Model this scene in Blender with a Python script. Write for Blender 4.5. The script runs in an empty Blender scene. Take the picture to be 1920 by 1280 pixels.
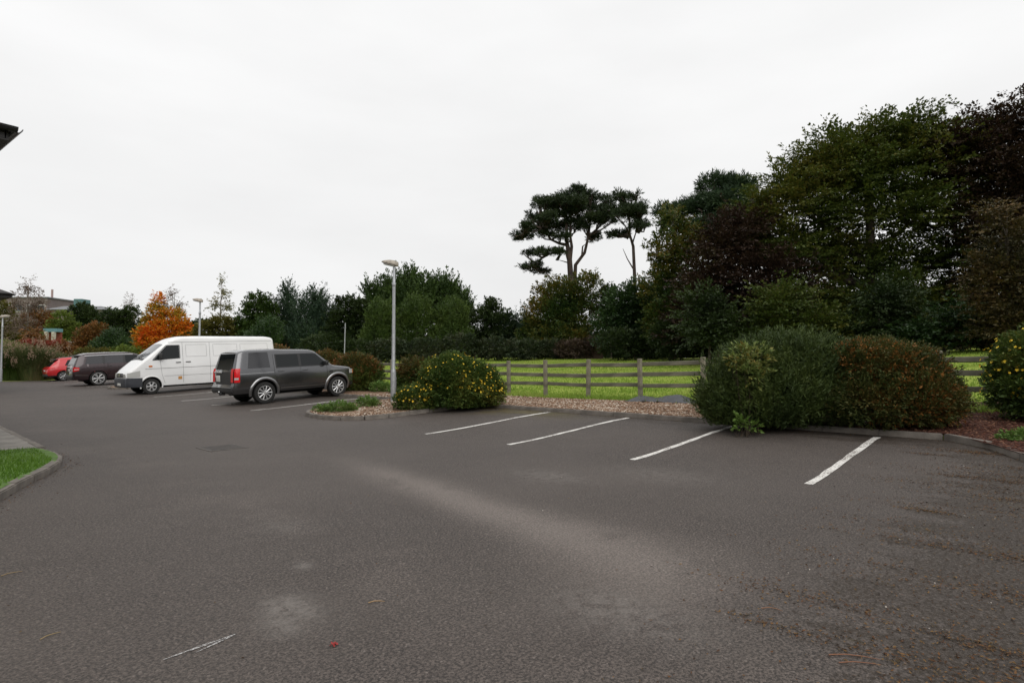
import bpy, bmesh, math, random
import numpy as np
from mathutils import Vector, Matrix

# ------------------------------------------------------------------ camera, sky, sun, exposure
scene = bpy.context.scene
COL = scene.collection
HEAD = math.radians(47.8)                 # view direction, measured from +Y (the row) towards +X (into the bays)
SH, CH = math.sin(HEAD), math.cos(HEAD)
EYE = 1.5
cam_d = bpy.data.cameras.new('camera')
cam_d.sensor_width = 36.0
cam_d.lens = 36.0 * 1092 / 1920
cam_d.clip_start = 0.05
cam_d.clip_end = 3000
cam = bpy.data.objects.new('camera', cam_d)
COL.objects.link(cam)
cam.location = (0, 0, EYE)
cam.rotation_euler = (math.radians(90 + 2.1), 0, -HEAD)
scene.camera = cam

world = bpy.data.worlds.new('World')
scene.world = world
world.use_nodes = True
SUN_EL, SUN_AZ = math.radians(38), math.radians(205)
def build_world():
    nt = world.node_tree
    nt.nodes.clear()
    N = nt.nodes.new
    out = N('ShaderNodeOutputWorld'); bg = N('ShaderNodeBackground')
    sky = N('ShaderNodeTexSky'); sky.sky_type = 'NISHITA'; sky.sun_disc = False
    sky.sun_elevation = SUN_EL; sky.sun_rotation = SUN_AZ
    hsv = N('ShaderNodeHueSaturation'); hsv.inputs['Saturation'].default_value = 0.12
    tc = N('ShaderNodeTexCoord'); sep = N('ShaderNodeSeparateXYZ')
    ramp = N('ShaderNodeValToRGB'); ramp.color_ramp.interpolation = 'EASE'
    e = ramp.color_ramp.elements
    e[0].position = 0.0; e[0].color = (.425, .425, .424, 1)
    e[1].position = 1.0; e[1].color = (.70, .70, .70, 1)
    m = e.new(.2); m.color = (.455, .455, .455, 1)
    m = e.new(.5); m.color = (.50, .50, .50, 1)
    mp = N('ShaderNodeMapping'); mp.inputs['Scale'].default_value = (1.2, 1.2, 4.0)
    noi = N('ShaderNodeTexNoise'); noi.inputs['Scale'].default_value = 1.6
    noi.inputs['Detail'].default_value = 5; noi.inputs['Roughness'].default_value = .5
    r2 = N('ShaderNodeMapRange'); r2.inputs['From Min'].default_value = .3; r2.inputs['From Max'].default_value = .7
    r2.inputs['To Min'].default_value = 19.0; r2.inputs['To Max'].default_value = 21.2
    mul = N('ShaderNodeVectorMath'); mul.operation = 'SCALE'
    mix = N('ShaderNodeMix'); mix.data_type = 'RGBA'; mix.inputs[0].default_value = .93
    bg.inputs['Strength'].default_value = 0.1
    L = nt.links.new
    L(sky.outputs[0], hsv.inputs['Color'])
    L(tc.outputs['Generated'], sep.inputs[0]); L(sep.outputs['Z'], ramp.inputs[0])
    L(tc.outputs['Generated'], mp.inputs[0]); L(mp.outputs[0], noi.inputs['Vector'])
    L(noi.outputs[0], r2.inputs[0]); L(ramp.outputs[0], mul.inputs[0]); L(r2.outputs[0], mul.inputs['Scale'])
    L(hsv.outputs[0], mix.inputs[6]); L(mul.outputs[0], mix.inputs[7])
    L(mix.outputs[2], bg.inputs['Color']); L(bg.outputs[0], out.inputs[0])
build_world()

sun_d = bpy.data.lights.new('sun', 'SUN')
sun_d.energy = 1.3; sun_d.angle = math.radians(50); sun_d.color = (1, .97, .93)
sun = bpy.data.objects.new('sun', sun_d); COL.objects.link(sun)
sd = Vector((math.sin(SUN_AZ) * math.cos(SUN_EL), math.cos(SUN_AZ) * math.cos(SUN_EL), math.sin(SUN_EL)))
sun.rotation_euler = sd.to_track_quat('Z', 'Y').to_euler()
sun.location = sd * 60

vs = scene.view_settings
vs.view_transform = 'Standard'; vs.look = 'None'; vs.exposure = 0.0; vs.gamma = 1.0; vs.use_curve_mapping = False
scene.cycles.use_denoising = True
scene.cycles.max_bounces = 6
scene.cycles.diffuse_bounces = 3
scene.cycles.glossy_bounces = 3
scene.cycles.transmission_bounces = 4
scene.cycles.transparent_max_bounces = 6

# ------------------------------------------------------------------ helpers
rng = np.random.default_rng(7)
random.seed(7)
F2 = np.array([SH, CH]); R2 = np.array([CH, -SH])
def spot(px, d):                       # bearing (as a photo column) and distance -> ground position
    r = (px - 960) / 1092
    return (d * (SH + CH * r), d * (CH - SH * r))
def ss(a, b, x):
    t = np.clip((np.asarray(x, float) - a) / (b - a), 0, 1)
    return t * t * (3 - 2 * t)
KX = 12.2                              # face of the kerb at the head of the bays
def Ta(x, y):                          # asphalt level
    return .2 * ss(7.6, 12.4, x) + .008 * np.clip(np.asarray(y, float) - 18, 0, 32)
def Tg(x, y):                          # natural ground level behind the kerb
    x = np.asarray(x, float); y = np.asarray(y, float)
    z = Ta(x, y)
    k = x > KX + .06
    bed = .085 + .004 * np.clip(x - KX, 0, 4)
    fld = .06 * np.clip(x - 16, 0, 26)
    lift = .05 * np.clip(12 - y, 0, 16) * np.clip((x - 12.6) / 10, 0, 1)
    return z + np.where(k, bed + fld + lift, 0)

def link(o, parent=None):
    COL.objects.link(o)
    if parent is not None: o.parent = parent
    return o
def tag(o, label=None, cat=None, group=None, kind=None):
    if label: o['label'] = label
    if cat: o['category'] = cat
    if group: o['group'] = group
    if kind: o['kind'] = kind
    return o
def empty(name, loc=(0, 0, 0), rz=0, label=None, cat=None, group=None):
    o = bpy.data.objects.new(name, None); o.empty_display_size = .3
    o.location = loc; o.rotation_euler = (0, 0, rz); link(o)
    return tag(o, label, cat, group)
def mesh_np(name, V, Fc, mats, parent=None, smooth=False):
    """V (n,3), Fc (m,k) all faces of k corners"""
    V = np.ascontiguousarray(V, dtype=np.float32); Fc = np.ascontiguousarray(Fc, dtype=np.int32)
    me = bpy.data.meshes.new(name)
    me.vertices.add(len(V)); me.vertices.foreach_set('co', V.ravel())
    m, k = Fc.shape
    me.loops.add(m * k); me.loops.foreach_set('vertex_index', Fc.ravel())
    me.polygons.add(m); me.polygons.foreach_set('loop_start', np.arange(0, m * k, k, dtype=np.int32))
    me.polygons.foreach_set('use_smooth', np.full(m, smooth, dtype=bool))
    me.update(calc_edges=True)
    for mt in (mats if isinstance(mats, (list, tuple)) else [mats]): me.materials.append(mt)
    return link(bpy.data.objects.new(name, me), parent)
def mesh_bm(name, bm, mats, parent=None, smooth_angle=None):
    bm.normal_update()
    if smooth_angle is not None:
        ca = math.radians(smooth_angle)
        for f in bm.faces: f.smooth = True
        for e in bm.edges:
            if len(e.link_faces) == 2:
                e.smooth = e.calc_face_angle(0) < ca
    me = bpy.data.meshes.new(name); bm.to_mesh(me); bm.free()
    for mt in (mats if isinstance(mats, (list, tuple)) else [mats]): me.materials.append(mt)
    return link(bpy.data.objects.new(name, me), parent)
def add_box(bm, c, s, bev=0, rot=None, mi=0, seg=1):
    r = bmesh.ops.create_cube(bm, size=1.0)
    vv = r['verts']
    for v in vv: v.co = Vector((v.co.x * s[0], v.co.y * s[1], v.co.z * s[2]))
    fs = set(f for v in vv for f in v.link_faces)
    if bev > 0:
        es = list(set(e for v in vv for e in v.link_edges))
        q = bmesh.ops.bevel(bm, geom=es, offset=bev, segments=seg, affect='EDGES', profile=.5)
        vv = list(set(v for f in q['faces'] for v in f.verts) | set(v for v in vv if v.is_valid))
        fs = set(f for v in vv for f in v.link_faces)
    M = Matrix.Translation(Vector(c)) @ (rot.to_4x4() if rot is not None else Matrix.Identity(4))
    for v in vv: v.co = M @ v.co
    for f in fs: f.material_index = mi
    return vv
def tube_arrays(pts, radii, seg=8, cap=True):
    pts = [Vector([float(c) for c in p]) for p in pts]; radii = [float(r) for r in radii]; V = []; Fq = []
    n = len(pts)
    for i, p in enumerate(pts):
        t = (pts[min(i + 1, n - 1)] - pts[max(i - 1, 0)]).normalized()
        a = Vector((0, 0, 1)) if abs(t.z) < .9 else Vector((1, 0, 0))
        s1 = t.cross(a).normalized(); s2 = t.cross(s1)
        for k in range(seg):
            an = 2 * math.pi * k / seg
            V.append(p + radii[i] * (math.cos(an) * s1 + math.sin(an) * s2))
    for i in range(n - 1):
        for k in range(seg):
            Fq.append((i * seg + k, i * seg + (k + 1) % seg, (i + 1) * seg + (k + 1) % seg, (i + 1) * seg + k))
    return V, Fq
class Tubes:
    def __init__(s): s.V = []; s.F = []
    def add(s, pts, radii, seg=8):
        V, Fq = tube_arrays(pts, radii, seg)
        o = len(s.V); s.V += [tuple(v) for v in V]; s.F += [tuple(i + o for i in f) for f in Fq]
        return s
    def build(s, name, mat, parent=None):
        return mesh_np(name, np.array(s.V), np.array(s.F), mat, parent, smooth=True)
def lathe(bm, prof, seg=24, axis='z', mi=0):
    """prof list of (r, h)"""
    rings = []
    for r, h in prof:
        ring = []
        for k in range(seg):
            an = 2 * math.pi * k / seg
            c, s = r * math.cos(an), r * math.sin(an)
            ring.append(bm.verts.new((c, s, h) if axis == 'z' else (c, h, s)))
        rings.append(ring)
    for i in range(len(rings) - 1):
        for k in range(seg):
            f = bm.faces.new((rings[i][k], rings[i][(k + 1) % seg], rings[i + 1][(k + 1) % seg], rings[i + 1][k]))
            f.material_index = mi
    return rings

# ------------------------------------------------------------------ materials
def new_mat(name):
    m = bpy.data.materials.new(name); m.use_nodes = True
    nt = m.node_tree; b = nt.nodes['Principled BSDF']
    return m, nt, b
def plain(name, col, rough=.5, metal=0, spec=.5, coat=0, var=0.0, vscale=6.0, bump=0.0, bscale=40.0):
    m, nt, b = new_mat(name)
    b.inputs['Base Color'].default_value = (*col, 1); b.inputs['Roughness'].default_value = rough
    b.inputs['Metallic'].default_value = metal; b.inputs['Specular IOR Level'].default_value = spec
    b.inputs['Coat Weight'].default_value = coat; b.inputs['Coat Roughness'].default_value = .06
    tc = nt.nodes.new('ShaderNodeTexCoord')
    if var > 0:
        n = nt.nodes.new('ShaderNodeTexNoise'); n.inputs['Scale'].default_value = vscale; n.inputs['Detail'].default_value = 6
        nt.links.new(tc.outputs['Object'], n.inputs['Vector'])
        mr = nt.nodes.new('ShaderNodeMapRange'); mr.inputs[1].default_value = .3; mr.inputs[2].default_value = .7
        mr.inputs[3].default_value = 1 - var; mr.inputs[4].default_value = 1 + var
        nt.links.new(n.outputs[0], mr.inputs[0])
        sc = nt.nodes.new('ShaderNodeVectorMath'); sc.operation = 'SCALE'; sc.inputs[0].default_value = col
        nt.links.new(mr.outputs[0], sc.inputs['Scale']); nt.links.new(sc.outputs[0], b.inputs['Base Color'])
    if bump > 0:
        n2 = nt.nodes.new('ShaderNodeTexNoise'); n2.inputs['Scale'].default_value = bscale; n2.inputs['Detail'].default_value = 5
        nt.links.new(tc.outputs['Object'], n2.inputs['Vector'])
        bp = nt.nodes.new('ShaderNodeBump'); bp.inputs['Strength'].default_value = bump; bp.inputs['Distance'].default_value = .02
        nt.links.new(n2.outputs[0], bp.inputs['Height']); nt.links.new(bp.outputs[0], b.inputs['Normal'])
    return m
def leaf_mat(name, cols, transl=.18, nscale=.6, wn=.55, rough=.55, spec=.25):
    """cols: list of linear RGB mixed by per-leaf chance and by broad patches"""
    m, nt, b = new_mat(name)
    N = nt.nodes.new; Lk = nt.links.new
    geo = N('ShaderNodeNewGeometry'); tc = N('ShaderNodeTexCoord')
    no = N('ShaderNodeTexNoise'); no.inputs['Scale'].default_value = nscale; no.inputs['Detail'].default_value = 3
    Lk(tc.outputs['Object'], no.inputs['Vector'])
    mr = N('ShaderNodeMapRange'); mr.inputs[1].default_value = .32; mr.inputs[2].default_value = .68
    Lk(no.outputs[0], mr.inputs[0])
    mx = N('ShaderNodeMix'); mx.inputs[0].default_value = wn
    Lk(geo.outputs['Random Per Island'], mx.inputs[2]); Lk(mr.outputs[0], mx.inputs[3])
    rp = N('ShaderNodeValToRGB'); el = rp.color_ramp.elements
    n = len(cols)
    el[0].position = .12; el[0].color = (*cols[0], 1); el[1].position = .88; el[1].color = (*cols[-1], 1)
    for i in range(1, n - 1):
        q = el.new(.12 + .76 * i / (n - 1)); q.color = (*cols[i], 1)
    Lk(mx.outputs[0], rp.inputs[0]); Lk(rp.outputs[0], b.inputs['Base Color'])
    b.inputs['Roughness'].default_value = rough; b.inputs['Specular IOR Level'].default_value = spec
    if transl > 0:
        t = N('ShaderNodeBsdfTranslucent'); Lk(rp.outputs[0], t.inputs['Color'])
        ms = N('ShaderNodeMixShader'); ms.inputs[0].default_value = transl
        Lk(b.outputs[0], ms.inputs[1]); Lk(t.outputs[0], ms.inputs[2])
        Lk(ms.outputs[0], nt.nodes['Material Output'].inputs['Surface'])
    return m

def mat_asphalt():
    m, nt, b = new_mat('worn_asphalt')
    N = nt.nodes.new; L = nt.links.new
    tc = N('ShaderNodeTexCoord'); sep = N('ShaderNodeSeparateXYZ'); L(tc.outputs['Object'], sep.inputs[0])
    X, Y = sep.outputs['X'], sep.outputs['Y']
    def math_(op, a, c=None, d=None, clamp=False):
        n = N('ShaderNodeMath'); n.operation = op; n.use_clamp = clamp
        for i, v in enumerate((a, c, d)):
            if v is None: continue
            if isinstance(v, (int, float)): n.inputs[i].default_value = v
            else: L(v, n.inputs[i])
        return n.outputs[0]
    def sstep(v, a, c):
        n = N('ShaderNodeMapRange'); n.interpolation_type = 'SMOOTHSTEP'
        L(v, n.inputs[0]); n.inputs[1].default_value = min(a, c); n.inputs[2].default_value = max(a, c)
        if a > c: n.inputs[3].default_value = 1; n.inputs[4].default_value = 0
        return n.outputs[0]
    def noise(s, det=4, rough=.55, vec=None, off=0):
        n = N('ShaderNodeTexNoise'); n.inputs['Scale'].default_value = s; n.inputs['Detail'].default_value = det
        n.inputs['Roughness'].default_value = rough
        if vec is None:
            mp = N('ShaderNodeMapping'); mp.inputs['Location'].default_value = (off, off * .7, 0)
            L(tc.outputs['Object'], mp.inputs[0]); L(mp.outputs[0], n.inputs['Vector'])
        else: L(vec, n.inputs['Vector'])
        return n.outputs[0]
    def mixc(f, a, c):
        n = N('ShaderNodeMix'); n.data_type = 'RGBA'; n.clamp_factor = True
        if isinstance(f, (int, float)): n.inputs[0].default_value = f
        else: L(f, n.inputs[0])
        for i, v in ((6, a), (7, c)):
            if isinstance(v, tuple): n.inputs[i].default_value = (*v, 1)
            else: L(v, n.inputs[i])
        return n.outputs[2]
    def gain(col, mask, k):
        n = N('ShaderNodeVectorMath'); n.operation = 'SCALE'; L(col, n.inputs[0]); L(math_('ADD', math_('MULTIPLY', mask, k), 1.0), n.inputs['Scale']); return n.outputs[0]
    # stone chippings
    vo = N('ShaderNodeTexVoronoi'); vo.inputs['Scale'].default_value = 85; L(tc.outputs['Object'], vo.inputs['Vector'])
    sepc = N('ShaderNodeSeparateColor'); L(vo.outputs['Color'], sepc.inputs[0])
    chip = sepc.outputs[0]
    base = mixc(chip, (.048, .0405, .036), (.128, .108, .096))
    pits = sstep(noise(58, 4, .7), .52, .44)
    base = mixc(math_('MULTIPLY', pits, .9), base, (.013, .0108, .0095))
    bright = math_('GREATER_THAN', sepc.outputs[1], .982)
    base = mixc(math_('MULTIPLY', bright, .35), base, (.28, .25, .23))
    # broad tone
    br = noise(.35, 4, .6); base = mixc(sstep(br, .3, .75), base, mixc(.4, base, (.105, .090, .080)))
    br2 = noise(1.6, 5, .65, off=7)
    base = mixc(math_('MULTIPLY', sstep(br2, .52, .75), .35), base, (.05, .040, .034))
    # polished wheel track along the row
    wob = math_('MULTIPLY', math_('SUBTRACT', noise(.5, 5, .6, off=3), .5), 1.0)
    dx = math_('DIVIDE', math_('SUBTRACT', math_('ADD', X, math_('MULTIPLY', wob, .35)), math_('ADD', math_('MULTIPLY', Y, .175), 3.58)), math_('ADD', math_('MULTIPLY', sstep(Y, 4.5, 1.2), .30), .32))
    g = math_('EXPONENT', math_('MULTIPLY', math_('MULTIPLY', dx, dx), -1))
    ya = math_('MULTIPLY', sstep(Y, 1.2, 2.3), sstep(Y, 9.0, 5.0))
    tr = math_('MULTIPLY', math_('MULTIPLY', g, ya), sstep(noise(1.4, 7, .7, off=11), .22, .5))
    base = mixc(math_('MULTIPLY', tr, .30), gain(base, tr, .75), (.235, .215, .20))
    dx2 = math_('DIVIDE', math_('SUBTRACT', math_('ADD', X, wob), 2.7), .55)
    g2 = math_('EXPONENT', math_('MULTIPLY', math_('MULTIPLY', dx2, dx2), -1))
    tr2 = math_('MULTIPLY', math_('MULTIPLY', g2, sstep(noise(.9, 5, .65, off=23), .42, .68)), .3)
    base = gain(base, tr2, .9)
    # pale scuffs
    for (sx, sy, sr, st) in ((1.78, 3.45, .16, .55), (1.62, 3.25, .10, .4), (2.6, 5.2, .2, .18), (6.1, 4.9, .35, .3), (7.2, 3.8, .5, .22), (2.2, 4.1, .06, .5), (3.1, 1.9, .3, .35)):
        a = math_('DIVIDE', math_('SUBTRACT', X, sx), sr); c = math_('DIVIDE', math_('SUBTRACT', Y, sy), sr * 1.6)
        gg = math_('EXPONENT', math_('MULTIPLY', math_('ADD', math_('MULTIPLY', a, a), math_('MULTIPLY', c, c)), -1))
        base = mixc(math_('MULTIPLY', math_('MULTIPLY', gg, sstep(noise(9, 5, .7, off=sx), .35, .6)), st), base, (.24, .225, .21))
    # damp brown silt and moss towards the neglected corner
    sil = math_('ADD', sstep(Y, 1.9, -.4), math_('MULTIPLY', math_('MULTIPLY', sstep(X, 10.6, 12.2), .75), sstep(X, 13.2, 12.4)))
    sil = math_('ADD', sil, math_('MULTIPLY', math_('MULTIPLY', sstep(X, 1.6, .2), sstep(Y, 2.5, 5.0)), .12))
    ms = N('ShaderNodeMapping'); ms.inputs['Scale'].default_value = (2.3, .75, 1); ms.inputs['Location'].default_value = (4.2, 1.7, 0); L(tc.outputs['Object'], ms.inputs[0])
    lf = noise(1.0, 7, .68, vec=ms.outputs[0]); hf = noise(17, 8, .75, off=5)
    dirt = sstep(math_('ADD', math_('ADD', math_('MULTIPLY', lf, .75), math_('MULTIPLY', hf, .65)), math_("MULTIPLY", sil, .29)), .80, .85)
    dirt = math_('MULTIPLY', math_('MULTIPLY', dirt, sstep(sil, .02, .35)), math_('ADD', math_('MULTIPLY', sstep(noise(34, 5, .7, off=13), .42, .58), .75), .25))
    dcol = mixc(noise(5, 4, .6, off=2), (.010, .007, .0035), (.034, .021, .009))
    base = mixc(math_('MULTIPLY', dirt, math_('ADD', math_('MULTIPLY', chip, .3), .7)), base, dcol)
    # moss at the kerb and beside the island
    mo = math_('MULTIPLY', math_('MULTIPLY', sstep(X, 10.3, 11.9), math_('MULTIPLY', sstep(Y, 7.0, 10.5), sstep(Y, 20, 17.0))), sstep(math_('ADD', math_('MULTIPLY', noise(.9, 5, .6, off=41), .7), math_('MULTIPLY', noise(7, 4, .7, off=9), .3)), .42, .56))
    mo2 = math_('MULTIPLY', sstep(Y, 1.5, .3), sstep(math_('ADD', math_('MULTIPLY', noise(2.1, 5, .6, off=51), .6), math_('MULTIPLY', hf, .4)), .58, .68))
    mcol = mixc(noise(3, 4, .6, off=60), (.045, .052, .012), (.115, .075, .016))
    base = mixc(math_('MULTIPLY', math_('MAXIMUM', mo, math_('MULTIPLY', mo2, .6)), .85), base, mcol)
    fin = N('ShaderNodeVectorMath'); fin.operation = 'MULTIPLY'; L(base, fin.inputs[0]); fin.inputs[1].default_value = (.88, .845, .82)
    L(fin.outputs[0], b.inputs['Base Color'])
    b.inputs['Roughness'].default_value = .72; b.inputs['Specular IOR Level'].default_value = .35
    bp = N('ShaderNodeBump'); bp.inputs['Strength'].default_value = .6; bp.inputs['Distance'].default_value = .006
    hgt = math_('ADD', math_('MULTIPLY', vo.outputs['Distance'], -1.0), math_('MULTIPLY', noise(46, 3, .6), 1.2))
    L(hgt, bp.inputs['Height']); L(bp.outputs[0], b.inputs['Normal'])
    return m

def mat_ground():
    m, nt, b = new_mat('field_turf')
    N = nt.nodes.new; L = nt.links.new
    tc = N('ShaderNodeTexCoord')
    n1 = N('ShaderNodeTexNoise'); n1.inputs['Scale'].default_value = .22; n1.inputs['Detail'].default_value = 6
    n2 = N('ShaderNodeTexNoise'); n2.inputs['Scale'].default_value = 9; n2.inputs['Detail'].default_value = 6
    L(tc.outputs['Object'], n1.inputs[0]); L(tc.outputs['Object'], n2.inputs[0])
    r = N('ShaderNodeValToRGB'); e = r.color_ramp.elements
    e[0].position = .3; e[0].color = (.16, .215, .033, 1); e[1].position = .7; e[1].color = (.29, .335, .066, 1)
    mx = N('ShaderNodeMix'); mx.inputs[0].default_value = .45
    L(n1.outputs[0], mx.inputs[2]); L(n2.outputs[0], mx.inputs[3]); L(mx.outputs[0], r.inputs[0])
    L(r.outputs[0], b.inputs['Base Color']); b.inputs['Roughness'].default_value = .9; b.inputs['Specular IOR Level'].default_value = .1
    bp = N('ShaderNodeBump'); bp.inputs['Strength'].default_value = .8; bp.inputs['Distance'].default_value = .05
    L(n2.outputs[0], bp.inputs['Height']); L(bp.outputs[0], b.inputs['Normal'])
    return m
def mat_chips(name, cols, scale=38):
    m, nt, b = new_mat(name)
    N = nt.nodes.new; L = nt.links.new
    tc = N('ShaderNodeTexCoord'); vo = N('ShaderNodeTexVoronoi'); vo.inputs['Scale'].default_value = scale
    L(tc.outputs['Object'], vo.inputs['Vector'])
    sp = N('ShaderNodeSeparateColor'); L(vo.outputs['Color'], sp.inputs[0])
    no = N('ShaderNodeTexNoise'); no.inputs['Scale'].default_value = 1.3; no.inputs['Detail'].default_value = 5; L(tc.outputs['Object'], no.inputs[0])
    mx = N('ShaderNodeMix'); mx.inputs[0].default_value = .4; L(sp.outputs[0], mx.inputs[2]); L(no.outputs[0], mx.inputs[3])
    r = N('ShaderNodeValToRGB'); e = r.color_ramp.elements
    e[0].position = .15; e[0].color = (*cols[0], 1); e[1].position = .85; e[1].color = (*cols[-1], 1)
    for i in range(1, len(cols) - 1):
        q = e.new(.15 + .7 * i / (len(cols) - 1)); q.color = (*cols[i], 1)
    L(mx.outputs[0], r.inputs[0]); L(r.outputs[0], b.inputs['Base Color'])
    b.inputs['Roughness'].default_value = .85; b.inputs['Specular IOR Level'].default_value = .2
    bp = N('ShaderNodeBump'); bp.inputs['Strength'].default_value = .8; bp.inputs['Distance'].default_value = .015
    L(vo.outputs['Distance'], bp.inputs['Height']); L(bp.outputs[0], b.inputs['Normal'])
    return m
def mat_line():
    m, nt, b = new_mat('worn_white_line_paint')
    N = nt.nodes.new; L = nt.links.new
    tc = N('ShaderNodeTexCoord')
    n = N('ShaderNodeTexNoise'); n.inputs['Scale'].default_value = 42; n.inputs['Detail'].default_value = 5
    n1 = N('ShaderNodeTexNoise'); n1.inputs['Scale'].default_value = 3.5; n1.inputs['Detail'].default_value = 6
    L(tc.outputs['Object'], n.inputs[0]); L(tc.outputs['Object'], n1.inputs[0])
    mx = N('ShaderNodeMix'); mx.inputs[0].default_value = .4; L(n.outputs[0], mx.inputs[2]); L(n1.outputs[0], mx.inputs[3])
    r = N('ShaderNodeValToRGB'); e = r.color_ramp.elements
    e[0].position = .40; e[0].color = (.14, .12, .105, 1); e[1].position = .49; e[1].color = (.62, .60, .56, 1)
    L(mx.outputs[0], r.inputs[0]); L(r.outputs[0], b.inputs['Base Color']); b.inputs['Roughness'].default_value = .7
    return m
M = {}
M['asphalt'] = mat_asphalt(); M['turf'] = mat_ground(); M['line'] = mat_line()
M['gravel'] = mat_chips('bark_and_pebble', [(.05, .026, .015), (.14, .078, .046), (.22, .14, .09), (.36, .27, .20)])
M['mulch'] = mat_chips('red_brown_mulch', [(.018, .008, .006), (.055, .02, .013), (.10, .045, .03)], 55)
M['kerb'] = plain('kerb_concrete', (.15, .132, .114), .9, var=.35, vscale=4, bump=.4, bscale=60)
M['paving'] = plain('path_concrete', (.20, .185, .165), .9, var=.25, vscale=3, bump=.3, bscale=50)
M['wood'] = plain('weathered_fence_wood', (.17, .155, .11), .85, var=.45, vscale=3.5, bump=.5, bscale=25)
M['wood2'] = plain('dark_fence_wood', (.125, .118, .082), .85, var=.45, vscale=3.5, bump=.5, bscale=25)
M['galv'] = plain('galvanised_steel', (.36, .37, .38), .5, metal=.6, var=.12, vscale=8)
M['bark'] = plain('tree_bark', (.055, .042, .032), .95, var=.5, vscale=2.0, bump=.8, bscale=9)
M['pinebark'] = plain('pine_bark', (.062, .044, .035), .95, var=.5, vscale=1.5, bump=.8, bscale=7)
M['birchbark'] = plain('birch_bark', (.20, .17, .145), .9, var=.4, vscale=3)
M['stem'] = plain('shrub_stem', (.06, .042, .028), .9, var=.3)

# ------------------------------------------------------------------ ground, car park, beds
def grid_sheet(name, xs, ys, zf, mat, parent=None, smooth=True):
    Xg, Yg = np.meshgrid(xs, ys, indexing='ij')
    Z = zf(Xg, Yg)
    V = np.stack([Xg.ravel(), Yg.ravel(), Z.ravel()], 1)
    nx, ny = len(xs), len(ys)
    i, j = np.meshgrid(np.arange(nx - 1), np.arange(ny - 1), indexing='ij')
    a = (i * ny + j).ravel()
    Fq = np.stack([a, a + ny, a + ny + 1, a + 1], 1)
    return mesh_np(name, V, Fq, mat, parent, smooth)
AX0, AX1, AY0, AY1 = -34.0, KX + .03, -30.0, 51.5
def ground_z(x, y):
    under = (x < KX + .07) & (x > AX0 + .5) & (y > AY0 + .5) & (y < AY1 - .3)
    rough = .03 * np.sin(x * 1.7 + y * .6) * np.sin(y * 1.1 - x * .4) * (x > 17)
    return Tg(x, y) + rough - np.where(under, .10, 0.012)
xs = np.unique(np.concatenate([np.linspace(-700, -40, 12), np.linspace(-36, 12, 40), [AX0 + .49, AX0 + .51, KX + .065, KX + .075], np.linspace(12.4, 46, 110), np.linspace(48, 120, 24), np.linspace(140, 900, 14)]))
ys = np.unique(np.concatenate([np.linspace(-700, -34, 12), np.linspace(-32, 110, 190), [AY0 + .49, AY0 + .51, AY1 - .31, AY1 - .29], np.linspace(116, 200, 16), np.linspace(230, 900, 12)]))
tag(grid_sheet('ground', xs, ys, ground_z, M['turf']), kind='structure')
park = grid_sheet('car_park', np.linspace(AX0, AX1, 150), np.linspace(AY0, AY1, 170), Ta, M['asphalt'])
tag(park, kind='structure')

def strip(name, x0, x1, y, w, mat, lift, wob=.008):
    n = 14
    X = np.linspace(x0, x1, n)
    V = []
    for x in X:
        e1, e2 = rng.normal(0, wob, 2)
        V += [(x, y - w / 2 + e1, float(Ta(x, y)) + lift), (x, y + w / 2 + e2, float(Ta(x, y)) + lift)]
    Fq = [(2 * i, 2 * i + 2, 2 * i + 3, 2 * i + 1) for i in range(n - 1)]
    return mesh_np(name, np.array(V), np.array(Fq), mat, park)
for y, x0, x1 in ((2.16, 7.83, 11.92), (4.71, 7.95, 12.0), (7.25, 7.9, 12.1), (9.62, 7.9, 12.1),
                  (18.35, 8.05, 12.1), (21.3, 8.0, 12.1), (24.2, 8.0, 12.1), (27.4, 8.0, 12.1),
                  (38.9, 8.0, 12.1), (44.2, 8.0, 12.1), (48.0, 8.0, 12.1)):
    strip('painted_line', x0, x1, y, .10, M['line'], .005)

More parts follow.
